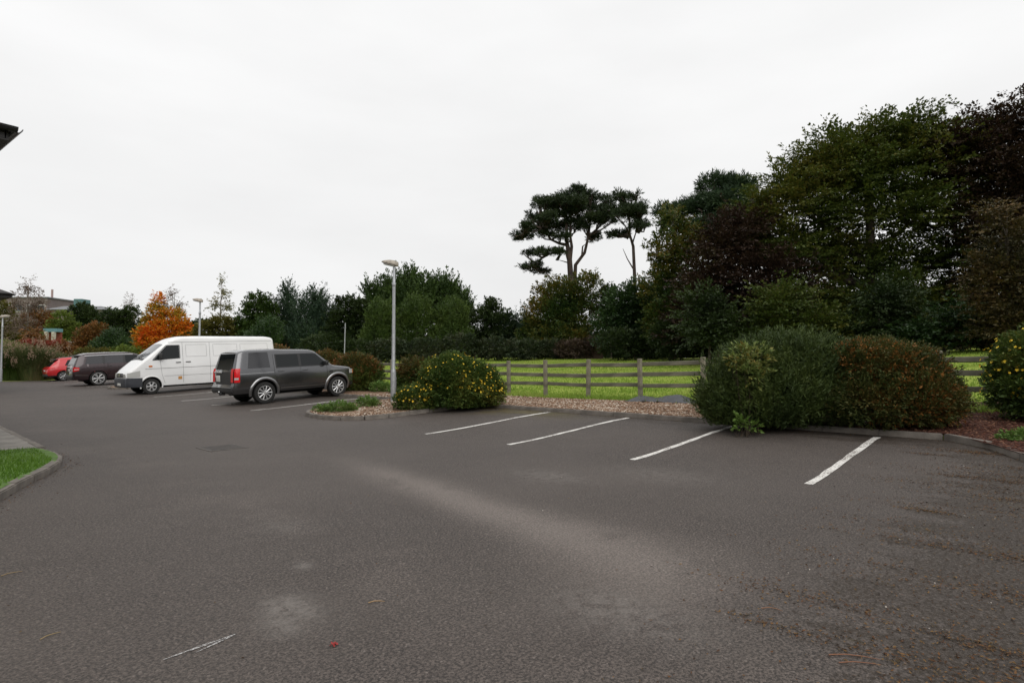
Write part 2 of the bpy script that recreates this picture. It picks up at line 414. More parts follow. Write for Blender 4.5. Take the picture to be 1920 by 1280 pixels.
# kerb stones
def stone_mesh():
    bm = bmesh.new(); add_box(bm, (0, 0, 0), (1, .125, .26), 0)
    top = [e for e in bm.edges if all(v.co.z > 0 for v in e.verts)]
    bmesh.ops.bevel(bm, geom=top, offset=.014, segments=2, affect='EDGES')
    for v in bm.verts: v.co.z -= .13
    me = bpy.data.meshes.new('kerb_stone'); bm.to_mesh(me); bm.free(); me.materials.append(M['kerb'])
    return me
STONE = stone_mesh()
def resample(pts, step):
    pts = [np.array(p, float) for p in pts]; out = [pts[0]]; acc = 0
    dist = [0]
    for a, c in zip(pts, pts[1:]): dist.append(dist[-1] + np.linalg.norm(c - a))
    n = max(1, round(dist[-1] / step)); q = np.linspace(0, dist[-1], n + 1)
    P = np.array(pts)
    return np.stack([np.interp(q, dist, P[:, 0]), np.interp(q, dist, P[:, 1])], 1)
def kerb(pts, h=.10, step=.9):
    """a run of kerb: a concrete haunch in the ground that carries its stones"""
    P = resample(pts, step)
    mid = P.mean(0)
    V = []; Fq = []
    for i, p in enumerate(P):
        t = P[min(i + 1, len(P) - 1)] - P[max(i - 1, 0)]; t /= np.linalg.norm(t); nn = np.array([-t[1], t[0]])
        z = float(Ta(*p))
        for s in (-1, 1):
            for zz in (-.28, -.06): V.append((*(p + nn * s * .11), z + zz))
    for i in range(len(P) - 1):
        a = 4 * i; c = a + 4
        Fq += [(a + 1, c + 1, c + 3, a + 3), (a, c, c + 1, a + 1), (a + 2, a + 3, c + 3, c + 2)]
    k = mesh_np('kerb', np.array(V), np.array(Fq), M['kerb']); tag(k, kind='structure')
    for a, c in zip(P, P[1:]):
        o = bpy.data.objects.new('kerb_stone', STONE); link(o, k)
        m_ = (a + c) / 2; ln = np.linalg.norm(c - a)
        zc = [float(Ta(*a)), float(Ta(*c))]
        o.location = (m_[0] + random.uniform(-.006, .006), m_[1] + random.uniform(-.006, .006), sum(zc) / 2 + h + random.uniform(-.006, .006))
        o.rotation_euler = (0, -math.atan2(zc[1] - zc[0], ln), math.atan2(c[1] - a[1], c[0] - a[0]) + random.uniform(-.006, .006))
        o.scale = (ln - .008, 1, 1)
    return k
def arc(cx, cy, r, a0, a1, n=8):
    return [(cx + r * math.cos(math.radians(a0 + (a1 - a0) * i / n)), cy + r * math.sin(math.radians(a0 + (a1 - a0) * i / n))) for i in range(n + 1)]
def spline(pts, n=6):
    P = [np.array(p, float) for p in pts]; P = [2 * P[0] - P[1]] + P + [2 * P[-1] - P[-2]]; out = []
    for i in range(1, len(P) - 2):
        for t in np.linspace(0, 1, n, endpoint=False):
            out.append(tuple(.5 * (2 * P[i] + (P[i + 1] - P[i - 1]) * t + (2 * P[i - 1] - 5 * P[i] + 4 * P[i + 1] - P[i + 2]) * t * t + (3 * P[i] - P[i - 1] - 3 * P[i + 1] + P[i + 2]) * t ** 3)))
    out.append(tuple(P[-2])); return out
KC = KX + .0625
isl1 = spline([(KC + .05, 12.45), (11.2, 12.5), (10.1, 12.7), (9.0, 12.85), (8.4, 13.35), (8.2, 14.2), (8.3, 15.2), (8.75, 15.95), (9.5, 16.25), (10.6, 16.32), (KC + .05, 16.35)])
isl2 = spline([(KC + .05, 34.0), (10.0, 34.0), (8.9, 34.2), (8.4, 34.9), (8.4, 36.0), (8.9, 36.8), (10, 37.0), (KC + .05, 37.0)])
kerb([(KC, 12.38), (KC, 1.25)])
kerb(spline([(KC - .02, 1.2), (KC - .25, .85), (11.35, .45), (10.6, .05), (9.9, -.45), (9.4, -1.4), (9.3, -3), (9.3, -8)]))
kerb(isl1, step=.62); kerb([(KC, 33.9), (KC, 16.45)]); kerb(isl2, step=.7); kerb([(KC, 51), (KC, 37.1)])
lawn_edge = spline([(.2, 5.6), (.45, 7.0), (.85, 8.2), (1.3, 9.3), (1.72, 10.2), (1.93, 10.9), (1.98, 11.6), (1.9, 12.3)])
kerb(lawn_edge, h=.09, step=.6)
kerb([(1.98, 12.45), (1.98, 50)], h=.09)

def poly_sheet(name, outline, zf, mat, dens=.35, kind='structure'):
    """a filled bed following the ground: outline polygon, subdivided"""
    bm = bmesh.new()
    f = bm.faces.new([bm.verts.new((x, y, 0)) for x, y in outline])
    bmesh.ops.triangulate(bm, faces=[f])
    for _ in range(6):
        es = [e for e in bm.edges if e.calc_length() > dens]
        if not es: break
        bmesh.ops.subdivide_edges(bm, edges=es, cuts=1); bmesh.ops.triangulate(bm, faces=bm.faces[:])
    for v in bm.verts: v.co.z = float(zf(v.co.x, v.co.y)) + random.uniform(-.006, .006)
    if sum(f.normal.z for f in bm.faces) < 0: bmesh.ops.reverse_faces(bm, faces=bm.faces[:])
    return tag(mesh_bm(name, bm, mat, None, 80), kind=kind)
# gravel and mulch beds
grid = grid_sheet('gravel_bed', np.linspace(KX + .1, 15.75, 16), np.linspace(3.6, 51, 120), lambda x, y: Tg(x, y) + .012 + .012 * np.sin(x * 5 + y * 3.1) * np.sin(y * 4.3 - x * 2), M['gravel'])
tag(grid, kind='structure')
bed_r = poly_sheet('mulch_bed', [(KX + .1, 3.6), (KX + .1, 1.3), (KX - .2, .98), (11.4, .58), (10.7, .18), (10.05, -.4), (9.55, -1.4), (9.45, -8), (17, -8), (17, 3.6)],
                   lambda x, y: (float(Tg(x, y)) if x > KX + .07 else float(Ta(x, y)) + .085) + .012, M['mulch'])
bed_i = poly_sheet('gravel_bed', [(x + (.06 if x < 11 else 0) * (1 if x < 9 else 0), y) for x, y in isl1], lambda x, y: float(Ta(x, y)) + .085 + .02 * math.sin(x * 3) * math.sin(y * 2.3), M['gravel'])
bed_i2 = poly_sheet('gravel_bed', isl2, lambda x, y: float(Ta(x, y)) + .085, M['gravel'], .6)
# footpath and lawn by the building
lawn_out = lawn_edge[:] + [(1.2, 12.42), (-9, 12.42), (-9, 5.6)]
lawn = poly_sheet('lawn', lawn_out, lambda x, y: .095 + .01 * math.sin(x * 3) * math.sin(y * 2), plain('lawn_turf', (.07, .14, .016), .9, var=.3, vscale=5), .4)
grid_sheet_p = grid_sheet('footpath', np.linspace(-9, 1.93, 12), np.linspace(12.42, 50, 40), lambda x, y: Ta(x, y) + .088, M['paving'])
tag(grid_sheet_p, kind='structure')

# ------------------------------------------------------------------ loose stones, chips, grass, litter
def scatter_stones(name, pts, zf, smin, smax, mat):
    n = len(pts)
    base = np.array([(1, 0, 0), (-1, 0, 0), (0, 1, 0), (0, -1, 0), (0, 0, 1), (0, 0, -1)], float)
    fc = np.array([(0, 2, 4), (2, 1, 4), (1, 3, 4), (3, 0, 4), (2, 0, 5), (1, 2, 5), (3, 1, 5), (0, 3, 5)])
    s = rng.uniform(smin, smax, (n, 1, 1)) * rng.uniform(.5, 1.3, (n, 1, 3)); s[:, :, 2] *= .55
    an = rng.uniform(0, 6.28, n); c, q = np.cos(an), np.sin(an)
    V = base[None] * s + rng.normal(0, .12, (n, 6, 3)) * s
    V = np.stack([V[..., 0] * c[:, None] - V[..., 1] * q[:, None], V[..., 0] * q[:, None] + V[..., 1] * c[:, None], V[..., 2]], -1)
    P = np.column_stack([pts, zf(pts[:, 0], pts[:, 1])])
    V = V + P[:, None, :]
    Fq = fc[None] + 6 * np.arange(n)[:, None, None]
    return mesh_np(name, V.reshape(-1, 3), Fq.reshape(-1, 3), mat)
def in_poly(P, poly):
    x, y = P[:, 0], P[:, 1]; ins = np.zeros(len(P), bool); n = len(poly); j = n - 1
    for i in range(n):
        xi, yi = poly[i]; xj, yj = poly[j]
        c = ((yi > y) != (yj > y)) & (x < (xj - xi) * (y - yi) / (yj - yi + 1e-12) + xi)
        ins ^= c; j = i
    return ins
M['pebble'] = leaf_mat('loose_pebbles', [(.06, .032, .02), (.15, .085, .05), (.22, .14, .09), (.30, .22, .16), (.5, .45, .38)], 0, 1.2, .25, .85, .2)
M['mulchchip'] = leaf_mat('loose_bark_chips', [(.02, .009, .006), (.06, .022, .014), (.11, .05, .035), (.2, .11, .07)], 0, 1.2, .3, .9, .1)
pts = np.column_stack([rng.uniform(KX + .15, 15.8, 17000), 3.4 + 15.5 * rng.random(17000) ** 1.3])
tag(scatter_stones('bed_pebbles', pts, lambda x, y: Tg(x, y) + .016, .012, .042, M['pebble']), 'loose brown bark and pebbles covering the bed along the fence', 'pebbles', kind='stuff')
pts = np.column_stack([rng.uniform(8, KX + .3, 9000), rng.uniform(12.3, 16.5, 9000)]); pts = pts[in_poly(pts, isl1)]
cen = np.array([10.3, 14.4]); pts = cen + (pts - cen) * .965
tag(scatter_stones('island_pebbles', pts, lambda x, y: Ta(x, y) + .093, .012, .04, M['pebble']), 'loose brown bark and pebbles filling the kerbed island with the lamp', 'pebbles', kind='stuff')
pts = np.column_stack([rng.uniform(10.2, 16, 8000), rng.uniform(-1.5, 3.6, 8000)])
pts = pts[in_poly(pts, [(KX + .15, 3.6), (KX + .15, 1.2), (11.4, .55), (10.7, .1), (10.1, -.5), (9.6, -1.5), (16, -1.5), (16, 3.6)])]
tag(scatter_stones('bed_bark_chips', pts, lambda x, y: np.where(x > KX + .07, Tg(x, y), Ta(x, y) + .085) + .016, .010, .035, M['mulchchip']), 'dark red brown bark chips around the flowering bush at the corner bed', 'bark chips', kind='stuff')

def blades(name, P, h, w, mat, lean=.5, parent=None):
    n = len(P); an = rng.uniform(0, 6.28, n); hh = h * rng.uniform(.5, 1.3, n); ww = w * rng.uniform(.6, 1.4, n)
    le = rng.uniform(0, lean, n) * hh; la = rng.uniform(0, 6.28, n)
    dx, dy = np.cos(an) * ww / 2, np.sin(an) * ww / 2
    A = P - np.column_stack([dx, dy, 0 * dx]); B = P + np.column_stack([dx, dy, 0 * dx])
    T = P + np.column_stack([np.cos(la) * le, np.sin(la) * le, hh])
    V = np.stack([A, B, T], 1).reshape(-1, 3)
    return mesh_np(name, V, np.arange(3 * n).reshape(-1, 3), mat, parent)
M['grass'] = leaf_mat('grass_blades', [(.14, .22, .03), (.20, .31, .042), (.26, .36, .06), (.33, .34, .10)], .3, .35, .5, .6, .2)
n = 110000
gx = 15.6 + 24 * rng.random(n) ** 1.5; gy = rng.uniform(-2, 40, n)
tag(blades('field_grass', np.column_stack([gx, gy, Tg(gx, gy) - .02]), .085, .045, M['grass'], .7), 'mown green grass of the field beyond the wooden fence', 'grass', kind='stuff')
M['lawngrass'] = leaf_mat('lawn_blades', [(.055, .125, .012), (.085, .175, .018), (.12, .21, .026)], .25, .5, .5, .6, .2)
pts = np.column_stack([rng.uniform(-5, 2, 70000), rng.uniform(5.6, 12.4, 70000)]); pts = pts[in_poly(pts, [(min(x, 1.9) - .06, y) for x, y in lawn_edge] + [(1.1, 12.4), (-5, 12.4), (-5, 5.6)])]
tag(blades('lawn_grass', np.column_stack([pts, np.full(len(pts), .09)]), .05, .012, M['lawngrass'], .8), 'short bright green grass on the rounded verge by the footpath', 'grass', kind='stuff')
# rough grass at the foot of the fence and weeds on the bed edge
n = 9000
gx = rng.normal(15.85, .22, n); gy = rng.uniform(-1, 30, n)
tag(blades('fence_grass', np.column_stack([gx, gy, Tg(gx, gy)]), .16, .022, M['grass'], .9), 'longer rough grass tufts along the foot of the wooden fence', 'grass', kind='stuff')
# leaf litter
M['litter'] = leaf_mat('fallen_leaf_litter', [(.02, .012, .007), (.05, .024, .010), (.10, .042, .015), (.16, .09, .03), (.05, .036, .018)], 0, 2.0, .2, .7, .2)
M['whitebits'] = leaf_mat('pale_litter_bits', [(.2, .18, .15), (.34, .30, .26), (.45, .42, .38)], 0, 2.0, .2, .7, .2)
def flat_bits(name, P, L, W, mat, label, cat):
    n = len(P); an = rng.uniform(0, 6.28, n); l = L * rng.uniform(.4, 1.4, n); w = W * rng.uniform(.5, 1.3, n)
    ax = np.column_stack([np.cos(an), np.sin(an), np.zeros(n)]); sd_ = np.column_stack([-np.sin(an), np.cos(an), np.zeros(n)])
    up = np.array([0, 0, 1.0]); t1, t2, t3, t4 = [rng.uniform(0.001, .010, n) for _ in range(4)]
    V = np.stack([P + up * t1[:, None], P + ax * (l * .5)[:, None] + sd_ * (w * .5)[:, None] + up * t2[:, None],
                  P + ax * l[:, None] + up * t3[:, None], P + ax * (l * .5)[:, None] - sd_ * (w * .5)[:, None] + up * t4[:, None]], 1)
    return tag(mesh_np(name, V.reshape(-1, 3), np.arange(4 * n).reshape(-1, 4), mat), label, cat, kind='stuff')
def litter_pts():
    L_ = []
    c = rng.uniform((2.2, -.6), (12, 1.3), (75, 2))
    for q in c:
        k = rng.integers(60, 260); L_.append(q + rng.normal(0, 1, (k, 2)) * np.array([.07, .26]) * rng.uniform(.5, 1.8))
    L_.append(np.column_stack([rng.uniform(2, 12, 3000), rng.normal(-.1, .8, 3000)]))
    L_.append(np.column_stack([rng.normal(KX - .12, .16, 900), rng.uniform(1.2, 12.3, 900)]))
    e = np.array(isl1)[rng.integers(0, len(isl1), 900)]; cc = np.array([10.6, 14.4]); o = (e - cc); o /= np.linalg.norm(o, axis=1)[:, None]
    L_.append(e + o * np.abs(rng.normal(.10, .12, 900))[:, None] + rng.normal(0, .1, (900, 2)))
    e = np.array(lawn_edge)[rng.integers(0, len(lawn_edge), 500)]
    L_.append(e + np.array([.12, -.05]) + rng.normal(0, .09, (500, 2)))
    L_.append(np.column_stack([rng.uniform(.5, 12, 160), rng.uniform(0, 14, 160)]))
    P = np.concatenate(L_)
    return P[(P[:, 0] < KX - .01) & ~in_poly(P, isl1)]
P = litter_pts()
P = P[~in_poly(P, [(x, y) for x, y in lawn_edge] + [(-9, 12.4), (-9, 5.6)])]
flat_bits('leaf_litter', np.column_stack([P, Ta(P[:, 0], P[:, 1]) + .003]), .024, .010, M['litter'], 'small brown fallen leaves and needles strewn over the asphalt and gutters', 'leaf litter')
P = np.concatenate([np.column_stack([rng.uniform(2.2, 12, 70), rng.normal(.3, .5, 70)]), np.column_stack([rng.uniform(.8, 8, 30), rng.uniform(0, 9, 30)])])
flat_bits('pale_litter', np.column_stack([P, Ta(P[:, 0], P[:, 1]) + .003]), .018, .011, M['whitebits'], 'tiny pale bits of paper and chips scattered on the asphalt', 'litter')

# single things lying on the asphalt
def leaf_on_ground(name, x, y, L_, col, label, rz=0, cat='leaf', lobes=5, slim=1.0):
    bm = bmesh.new(); c = bm.verts.new((0, 0, .006)); ring = []
    n = lobes * 4
    for i in range(n):
        a = 2 * math.pi * i / n; r = L_ * (.42 + .58 * abs(math.cos(lobes * a / 2)))
        ring.append(bm.verts.new((r * math.cos(a), r * math.sin(a) * slim, .002 + .012 * random.random())))
    for i in range(n): bm.faces.new((c, ring[i], ring[(i + 1) % n]))
    o = mesh_bm(name, bm, plain(name + '_colour', col, .6), None); o.location = (x, y, float(Ta(x, y)) + .003); o.rotation_euler = (0, 0, rz)
    return tag(o, label, cat)
q = spot(632, 3.15); leaf_on_ground('fallen_leaf', q[0], q[1], .024, (.24, .018, .015), 'small crimson fallen leaf lying alone on the asphalt', .4)
def twig(px, py, L_, rz, col, label, bend=.15):
    d = EYE * 1092 / (py - 680); x, y = spot(px, d)
    pts_ = [(-L_ / 2, 0, .004), (-L_ * .15, L_ * bend * .5, .009), (L_ * .2, L_ * bend * .6, .006), (L_ / 2, 0, .004)]
    o = Tubes().add(pts_, [.003, .0028, .0024, .0012], 5).build('twig', plain('twig_colour', col, .8)); o.location = (x, y, float(Ta(x, y)) + .001); o.rotation_euler = (0, 0, rz)
    return tag(o, label, 'twig')
twig(710, 1122, .10, -.62, (.35, .22, .10), 'short straw coloured twig beyond the crimson leaf')
twig(1590, 1222, .24, -1.05, (.22, .10, .055), 'long red brown pine needle twig on bare asphalt', .1)
twig(1600, 1234, .20, -.95, (.20, .09, .05), 'red brown pine needle twig beside dark moss', .08)
twig(1440, 1136, .12, -1.2, (.22, .11, .06), 'thin curved brown twig on plain asphalt', .3)
twig(110, 1183, .10, .3, (.26, .19, .09), 'pale yellow stalk on the asphalt near the lawn side', .1)
twig(35, 1070, .12, .1, (.24, .17, .08), 'straw stalk lying out from the rounded lawn kerb', .1)
# white scrape scored in the asphalt
def scrape():
    m, nt, b = new_mat('scraped_asphalt')
    tc = nt.nodes.new('ShaderNodeTexCoord'); n_ = nt.nodes.new('ShaderNodeTexNoise'); n_.inputs['Scale'].default_value = 120; n_.inputs['Detail'].default_value = 3
    nt.links.new(tc.outputs['Object'], n_.inputs[0]); r = nt.nodes.new('ShaderNodeValToRGB')
    r.color_ramp.elements[0].position = .44; r.color_ramp.elements[0].color = (.09, .08, .073, 1); r.color_ramp.elements[1].position = .56; r.color_ramp.elements[1].color = (.42, .41, .40, 1)
    nt.links.new(n_.outputs[0], r.inputs[0]); nt.links.new(r.outputs[0], b.inputs['Base Color']); b.inputs['Roughness'].default_value = .8
    A = np.array(spot(318, EYE * 1092 / (1226 - 680))); B = np.array(spot(455, EYE * 1092 / (1178 - 680)))
    A2 = np.array(spot(378, EYE * 1092 / (1213 - 680)))
    t = (B - A) / np.linalg.norm(B - A); nn = np.array([-t[1], t[0]]); V = []; Fq = []
    for (p0, p1, wmax) in ((A, B, .009), (A2, B, .006)):
        o = len(V)
        for i in range(12):
            s = i / 11; p = p0 + (p1 - p0) * s; w = wmax * (.2 + math.sin(math.pi * s)) * random.uniform(.6, 1.2)
            V += [(*(p + nn * w), .0035), (*(p - nn * w), .0035)]
        Fq += [(o + 2 * i, o + 2 * i + 1, o + 2 * i + 3, o + 2 * i + 2) for i in range(11)]
    mesh_np('scrape_mark', np.array(V), np.array(Fq), m, park)
scrape()
# manhole cover
M['blackiron'] = plain('rusty_iron_frame', (.075, .064, .056), .8, var=.3)
def manhole():
    x, y = spot(420, EYE * 1092 / (838 - 680)); bm = bmesh.new()
    add_box(bm, (0, 0, .002), (.56, .56, .006), 0)
    o = mesh_bm('manhole_cover', bm, plain('cast_iron', (.055, .048, .043), .8, metal=.1, var=.3, vscale=8, bump=.6, bscale=60)); o.location = (x, y, float(Ta(x, y)))
    tag(o, 'dark square iron cover set flush in the asphalt', 'manhole cover')
    bm = bmesh.new()
    for s in (-1, 1):
        add_box(bm, (s * .305, 0, .003), (.04, .65, .008)); add_box(bm, (0, s * .305, .0032), (.56, .04, .008))
    mesh_bm('frame', bm, M['blackiron'], o)
    for i in range(5):
        bm = bmesh.new(); add_box(bm, (0, (i - 2) * .10, .0055), (.46, .03, .004)); mesh_bm('rib', bm, o.data.materials[0], o)
manhole()

# ------------------------------------------------------------------ fence
def fence():
    fx = 16.0
    root = empty('fence', (fx, 8, float(Tg(fx, 8))), 0, 'weathered timber post and rail fence with three rails along the field', 'fence')
    ps = [-2.9, -1.1]; y = .62
    ys_ = [q - .84 for q in [-4.7, -2.9, -1.1, .7, 2.5, 4.3, 6.12, 7.98, 10.0, 11.95, 13.75, 15.5, 17.2, 19.0, 20.9, 22.7, 24.5, 26.3, 28.1, 29.9]]
    R0 = root.location
    bm = bmesh.new(); add_box(bm, (0, 0, .48), (.115, .125, 1.62), .012)
    top = [v for v in bm.verts if v.co.z > 1.2]
    for v in top: v.co.z += .03 * (1 - abs(v.co.x) / .06)
    post = bpy.data.meshes.new('post'); bm.to_mesh(post); bm.free(); post.materials.append(M['wood'])
    for y in ys_:
        o = link(bpy.data.objects.new('post', post), root)
        o.location = Vector((fx + random.uniform(-.02, .02), y, float(Tg(fx, y)) + random.uniform(-.02, .02))) - R0
        o.rotation_euler = (random.uniform(-.02, .02), random.uniform(-.02, .02), random.uniform(-.1, .1))
    rails = []
    for k in range(3):
        bm = bmesh.new(); add_box(bm, (0, 0, 0), (.042, 1.0, .118), .008)
        for v in bm.verts: v.co.z += random.uniform(-.012, .012)
        me = bpy.data.meshes.new('rail'); bm.to_mesh(me); bm.free(); me.materials.append(M['wood2']); rails.append(me)
    for y0, y1 in zip(ys_, ys_[1:]):
        for k, hz in enumerate((.45, .78, 1.10)):
            o = link(bpy.data.objects.new('rail', rails[k]), root)
            z0, z1 = float(Tg(fx, y0)) + hz + random.uniform(-.035, .035), float(Tg(fx, y1)) + hz + random.uniform(-.02, .02)
            o.location = Vector((fx + .078, (y0 + y1) / 2, (z0 + z1) / 2)) - R0
            o.scale = (1, y1 - y0 + .01, 1); o.rotation_euler = (math.atan2(z1 - z0, y1 - y0), random.uniform(-.04, .04), 0)
fence()
# black plastic sheet at the foot of the fence
def plastic_sheet():
    nx, ny = 14, 34; V = []
    for i in range(nx):
        for j in range(ny):
            y = 6.95 + 2.35 * j / (ny - 1); s = i / (nx - 1); x = 15.25 + .72 * s
            ed = min(j, ny - 1 - j) / 6; ed = min(1, ed)
            z = float(Tg(x, y)) + .025 + ed * (.17 * math.sin(math.pi * min(1, s * 1.1)) * (.7 + .4 * math.sin(y * 5)) + .035 * math.sin(9 * y + 5 * s) * math.sin(7 * s + 3 * y)) + .05 * s * ed
            V.append((x + .06 * math.sin(4 * y), y, z))
    Fq = [(i * ny + j, (i + 1) * ny + j, (i + 1) * ny + j + 1, i * ny + j + 1) for i in range(nx - 1) for j in range(ny - 1)]
    o = mesh_np('plastic_sheet', np.array(V), np.array(Fq), plain('black_polythene', (.028, .030, .036), .38, spec=.6), None, True)
    tag(o, 'crumpled black plastic sheet lying on the bed against two fence posts', 'plastic sheet')
plastic_sheet()

# ------------------------------------------------------------------ lamp posts
def lamp(px, d, label, rz, z_extra=0, loc=None):
    x, y = loc or spot(px, d); z = float(Tg(x, y)) if x > KX else float(Ta(x, y)) + .08
    root = empty('street_lamp', (x, y, z + z_extra), rz, label, 'street lamp', 'slim galvanised car park lamps')
    bm = bmesh.new(); lathe(bm, [(.085, -.2), (.085, .9), (.075, 1.0), (.06, 1.06), (.052, 3.3), (.052, 3.6), (.052, 3.85)], 16)
    mesh_bm('pole', bm, M['galv'], root, 40)
    bm = bmesh.new(); lathe(bm, [(.055, 3.72), (.062, 3.73), (.062, 3.82), (.045, 3.84), (.042, 4.42)], 14)
    mesh_bm('spigot', bm, M['galv'], root, 40)
    bm = bmesh.new()       # lantern: a flat tapering shell
    st = [(-.13, .055, .06), (-.11, .085, .115), (.02, .12, .14), (.18, .13, .125), (.32, .115, .08), (.40, .075, .04), (.42, .03, .015)]
    rings = []
    for (sx, w, h) in st:
        rings.append([bm.verts.new((sx, w * math.cos(a), (h * math.sin(a) if math.sin(a) > 0 else .35 * h * math.sin(a)))) for a in np.linspace(0, 2 * math.pi, 15)[:-1]])
    for r1, r2 in zip(rings, rings[1:]):
        for k in range(14): bm.faces.new((r1[k], r2[k], r2[(k + 1) % 14], r1[(k + 1) % 14]))
    bm.faces.new(rings[0][::-1]); bm.faces.new(rings[-1])
    bmesh.ops.recalc_face_normals(bm, faces=bm.faces[:])
    hd = mesh_bm('lantern', bm, M['lampshell'], root, 50); hd.location = (0, 0, 4.42); hd.rotation_euler = (0, math.radians(-13), 0)
    bm = bmesh.new(); add_box(bm, (.16, 0, -.045), (.36, .18, .035), .014); g = mesh_bm('diffuser', bm, M['lampglass'], hd)
    bm = bmesh.new(); add_box(bm, (-.02, 0, .14), (.05, .05, .04), .01); mesh_bm('photocell', bm, M['lampglass'], hd)
    bm = bmesh.new(); add_box(bm, (-.084, 0, .6), (.012, .09, .38), .004); mesh_bm('service_door', bm, M['galv'], root)
    return root
M['lampshell'] = plain('lamp_housing', (.33, .29, .24), .6, var=.3, vscale=12)
M['lampglass'] = plain('lamp_diffuser', (.42, .42, .40), .25)
lamp(743, 18.9, 'tall grey lamp post standing in the kerbed gravel island', math.radians(132), loc=(11.35, 15.45))
lamp(360, 31, 'grey lamp post rising behind the white van roof', math.radians(132), loc=(11.9, 33.5))
lamp(2, 38, 'grey lamp post beside the tall ornamental grass clump', math.radians(-20), z_extra=-.25, loc=spot(3, 38.3))
# thin post with a small white box in the field
def marker():
    x, y = spot(645, 33); z = float(Tg(x, y))
    h = EYE + (680 - 605) * 33 / 1092 - z
    root = empty('metal_pole', (x, y, z), 0, 'thin pale metal pole with a small white box behind the shrubs', 'pole')
    root.rotation_euler = (.0, .02, 0)
    Tubes().add([(0, 0, -.2), (0, 0, h)], [.035, .028], 8).build('pole', M['galv'], root)
    bm = bmesh.new(); add_box(bm, (0, -.06, h * .38), (.14, .12, .34), .01); mesh_bm('box', bm, plain('white_box', (.6, .6, .58), .5), root)
marker()

# ------------------------------------------------------------------ the building whose eaves show on the left, and the far ones
M['tile'] = plain('dark_roof_tile', (.035, .033, .032), .7, var=.3, vscale=3)
M['blackpvc'] = plain('black_gutter', (.015, .015, .016), .35)
M['soffit'] = plain('dark_soffit', (.02, .018, .018), .6)
M['render'] = plain('pale_render', (.55, .51, .44), .9, var=.08, vscale=2, bump=.2)
M['darkglass'] = plain('window_glass', (.02, .024, .028), .06, spec=.8)
M['whitepvc'] = plain('white_frame', (.7, .7, .68), .4)
def prism(name, pts, faces, mat, parent):
    return mesh_bm(name, bm_from(pts, faces), mat, parent)
def bm_from(pts, faces):
    bm = bmesh.new(); vv = [bm.verts.new(p) for p in pts]
    for f in faces: bm.faces.new([vv[i] for i in f])
    bmesh.ops.recalc_face_normals(bm, faces=bm.faces[:]); return bm
def wing(name, x0, x1, y0, y1, ze, label, rise=2.2, over=.6):
    """hip roofed block; x1,y0 is the eaves corner nearest the car park"""
    rz = math.radians(4.7); pv = Vector((x1, y0)); cc = Matrix.Rotation(rz, 2) @ (Vector(((x0 + x1) / 2, (y0 + y1) / 2)) - pv) + pv
    root = empty(name, (cc.x, cc.y, .08), rz, label, 'building')
    ox, oy = (x0 + x1) / 2, (y0 + y1) / 2; ze -= .08
    ax, bx, ay, by = x0 - ox, x1 - ox, y0 - oy, y1 - oy
    bm = bmesh.new(); add_box(bm, (0, 0, (ze - .2) / 2 - .1), (bx - ax - 2 * over, by - ay - 2 * over, ze))
    mesh_bm('wall', bm, M['render'], root)
    half = min(bx - ax, by - ay) / 2
    if bx - ax > by - ay: r1, r2 = (ax + half, 0), (bx - half, 0)
    else: r1, r2 = (0, ay + half), (0, by - half)
    e = ze + .06
    P_ = [(ax, ay, e), (bx, ay, e), (bx, by, e), (ax, by, e), (*r1, e + rise), (*r2, e + rise), (ax, ay, e - .03), (bx, ay, e - .03), (bx, by, e - .03), (ax, by, e - .03)]
    if bx - ax > by - ay: Fc = [(0, 1, 5, 4), (1, 2, 5), (2, 3, 4, 5), (3, 0, 4)]
    else: Fc = [(0, 1, 4), (1, 2, 5, 4), (2, 3, 5), (3, 0, 4, 5)]
    Fc += [(0, 6, 7, 1), (1, 7, 8, 2), (2, 8, 9, 3), (3, 9, 6, 0), (9, 8, 7, 6)]
    prism('roof', P_, Fc, M['tile'], root)
    bm = bmesh.new(); add_box(bm, (0, 0, ze - .12), (bx - ax - .02, by - ay - .02, .02)); mesh_bm('soffit', bm, M['soffit'], root)
    bm = bmesh.new()
    for s in (-1, 1):
        add_box(bm, (s * ((bx - ax) / 2 - .022), 0, ze - .035), (.024, by - ay - .05, .145)); add_box(bm, (0, s * ((by - ay) / 2 - .022), ze - .035), (bx - ax - .10, .024, .145))
    mesh_bm('fascia', bm, M['soffit'], root)
    t = .055
    for (p, q_) in (((bx + t, ay - t), (bx + t, by)), ((bx + t, ay - t), (ax, ay - t))):
        n = 9; V = []
        dv = Vector((q_[0] - p[0], q_[1] - p[1], 0)).normalized(); sv = Vector((-dv.y, dv.x, 0))
        ringo = [(.06 * math.cos(a), .06 * math.sin(a)) for a in np.linspace(math.pi, 2 * math.pi, n)] + [(.052 * math.cos(a), .052 * math.sin(a)) for a in np.linspace(2 * math.pi, math.pi, n)]
        for en in (p, q_):
            for (s_, z_) in ringo: V.append(tuple(Vector((en[0], en[1], ze + .03)) + sv * s_ + Vector((0, 0, z_))))
        k = len(ringo); Fq = [(i, (i + 1) % k, k + (i + 1) % k, k + i) for i in range(k)] + [tuple(range(k))[::-1], tuple(range(k, 2 * k))]
        prism('gutter', V, Fq, M['blackpvc'], root)
    wx, wy = (bx - ax) / 2 - over, (by - ay) / 2 - over
    for k in range(3):
        yy = -wy + (k + .5) * 2 * wy / 3
        bm = bmesh.new(); add_box(bm, (wx + .01, yy, 1.55), (.08, 1.5, 1.25)); w = mesh_bm('window', bm, M['whitepvc'], root)
        bm = bmesh.new(); add_box(bm, (wx + .03, yy - .36, 1.55), (.06, .64, 1.12)); add_box(bm, (wx + .03, yy + .36, 1.55), (.06, .64, 1.12)); mesh_bm('pane', bm, M['darkglass'], w)
        bm = bmesh.new(); add_box(bm, (wx + .05, yy, .88), (.16, 1.6, .06)); mesh_bm('sill', bm, M['kerb'], w)
    return root
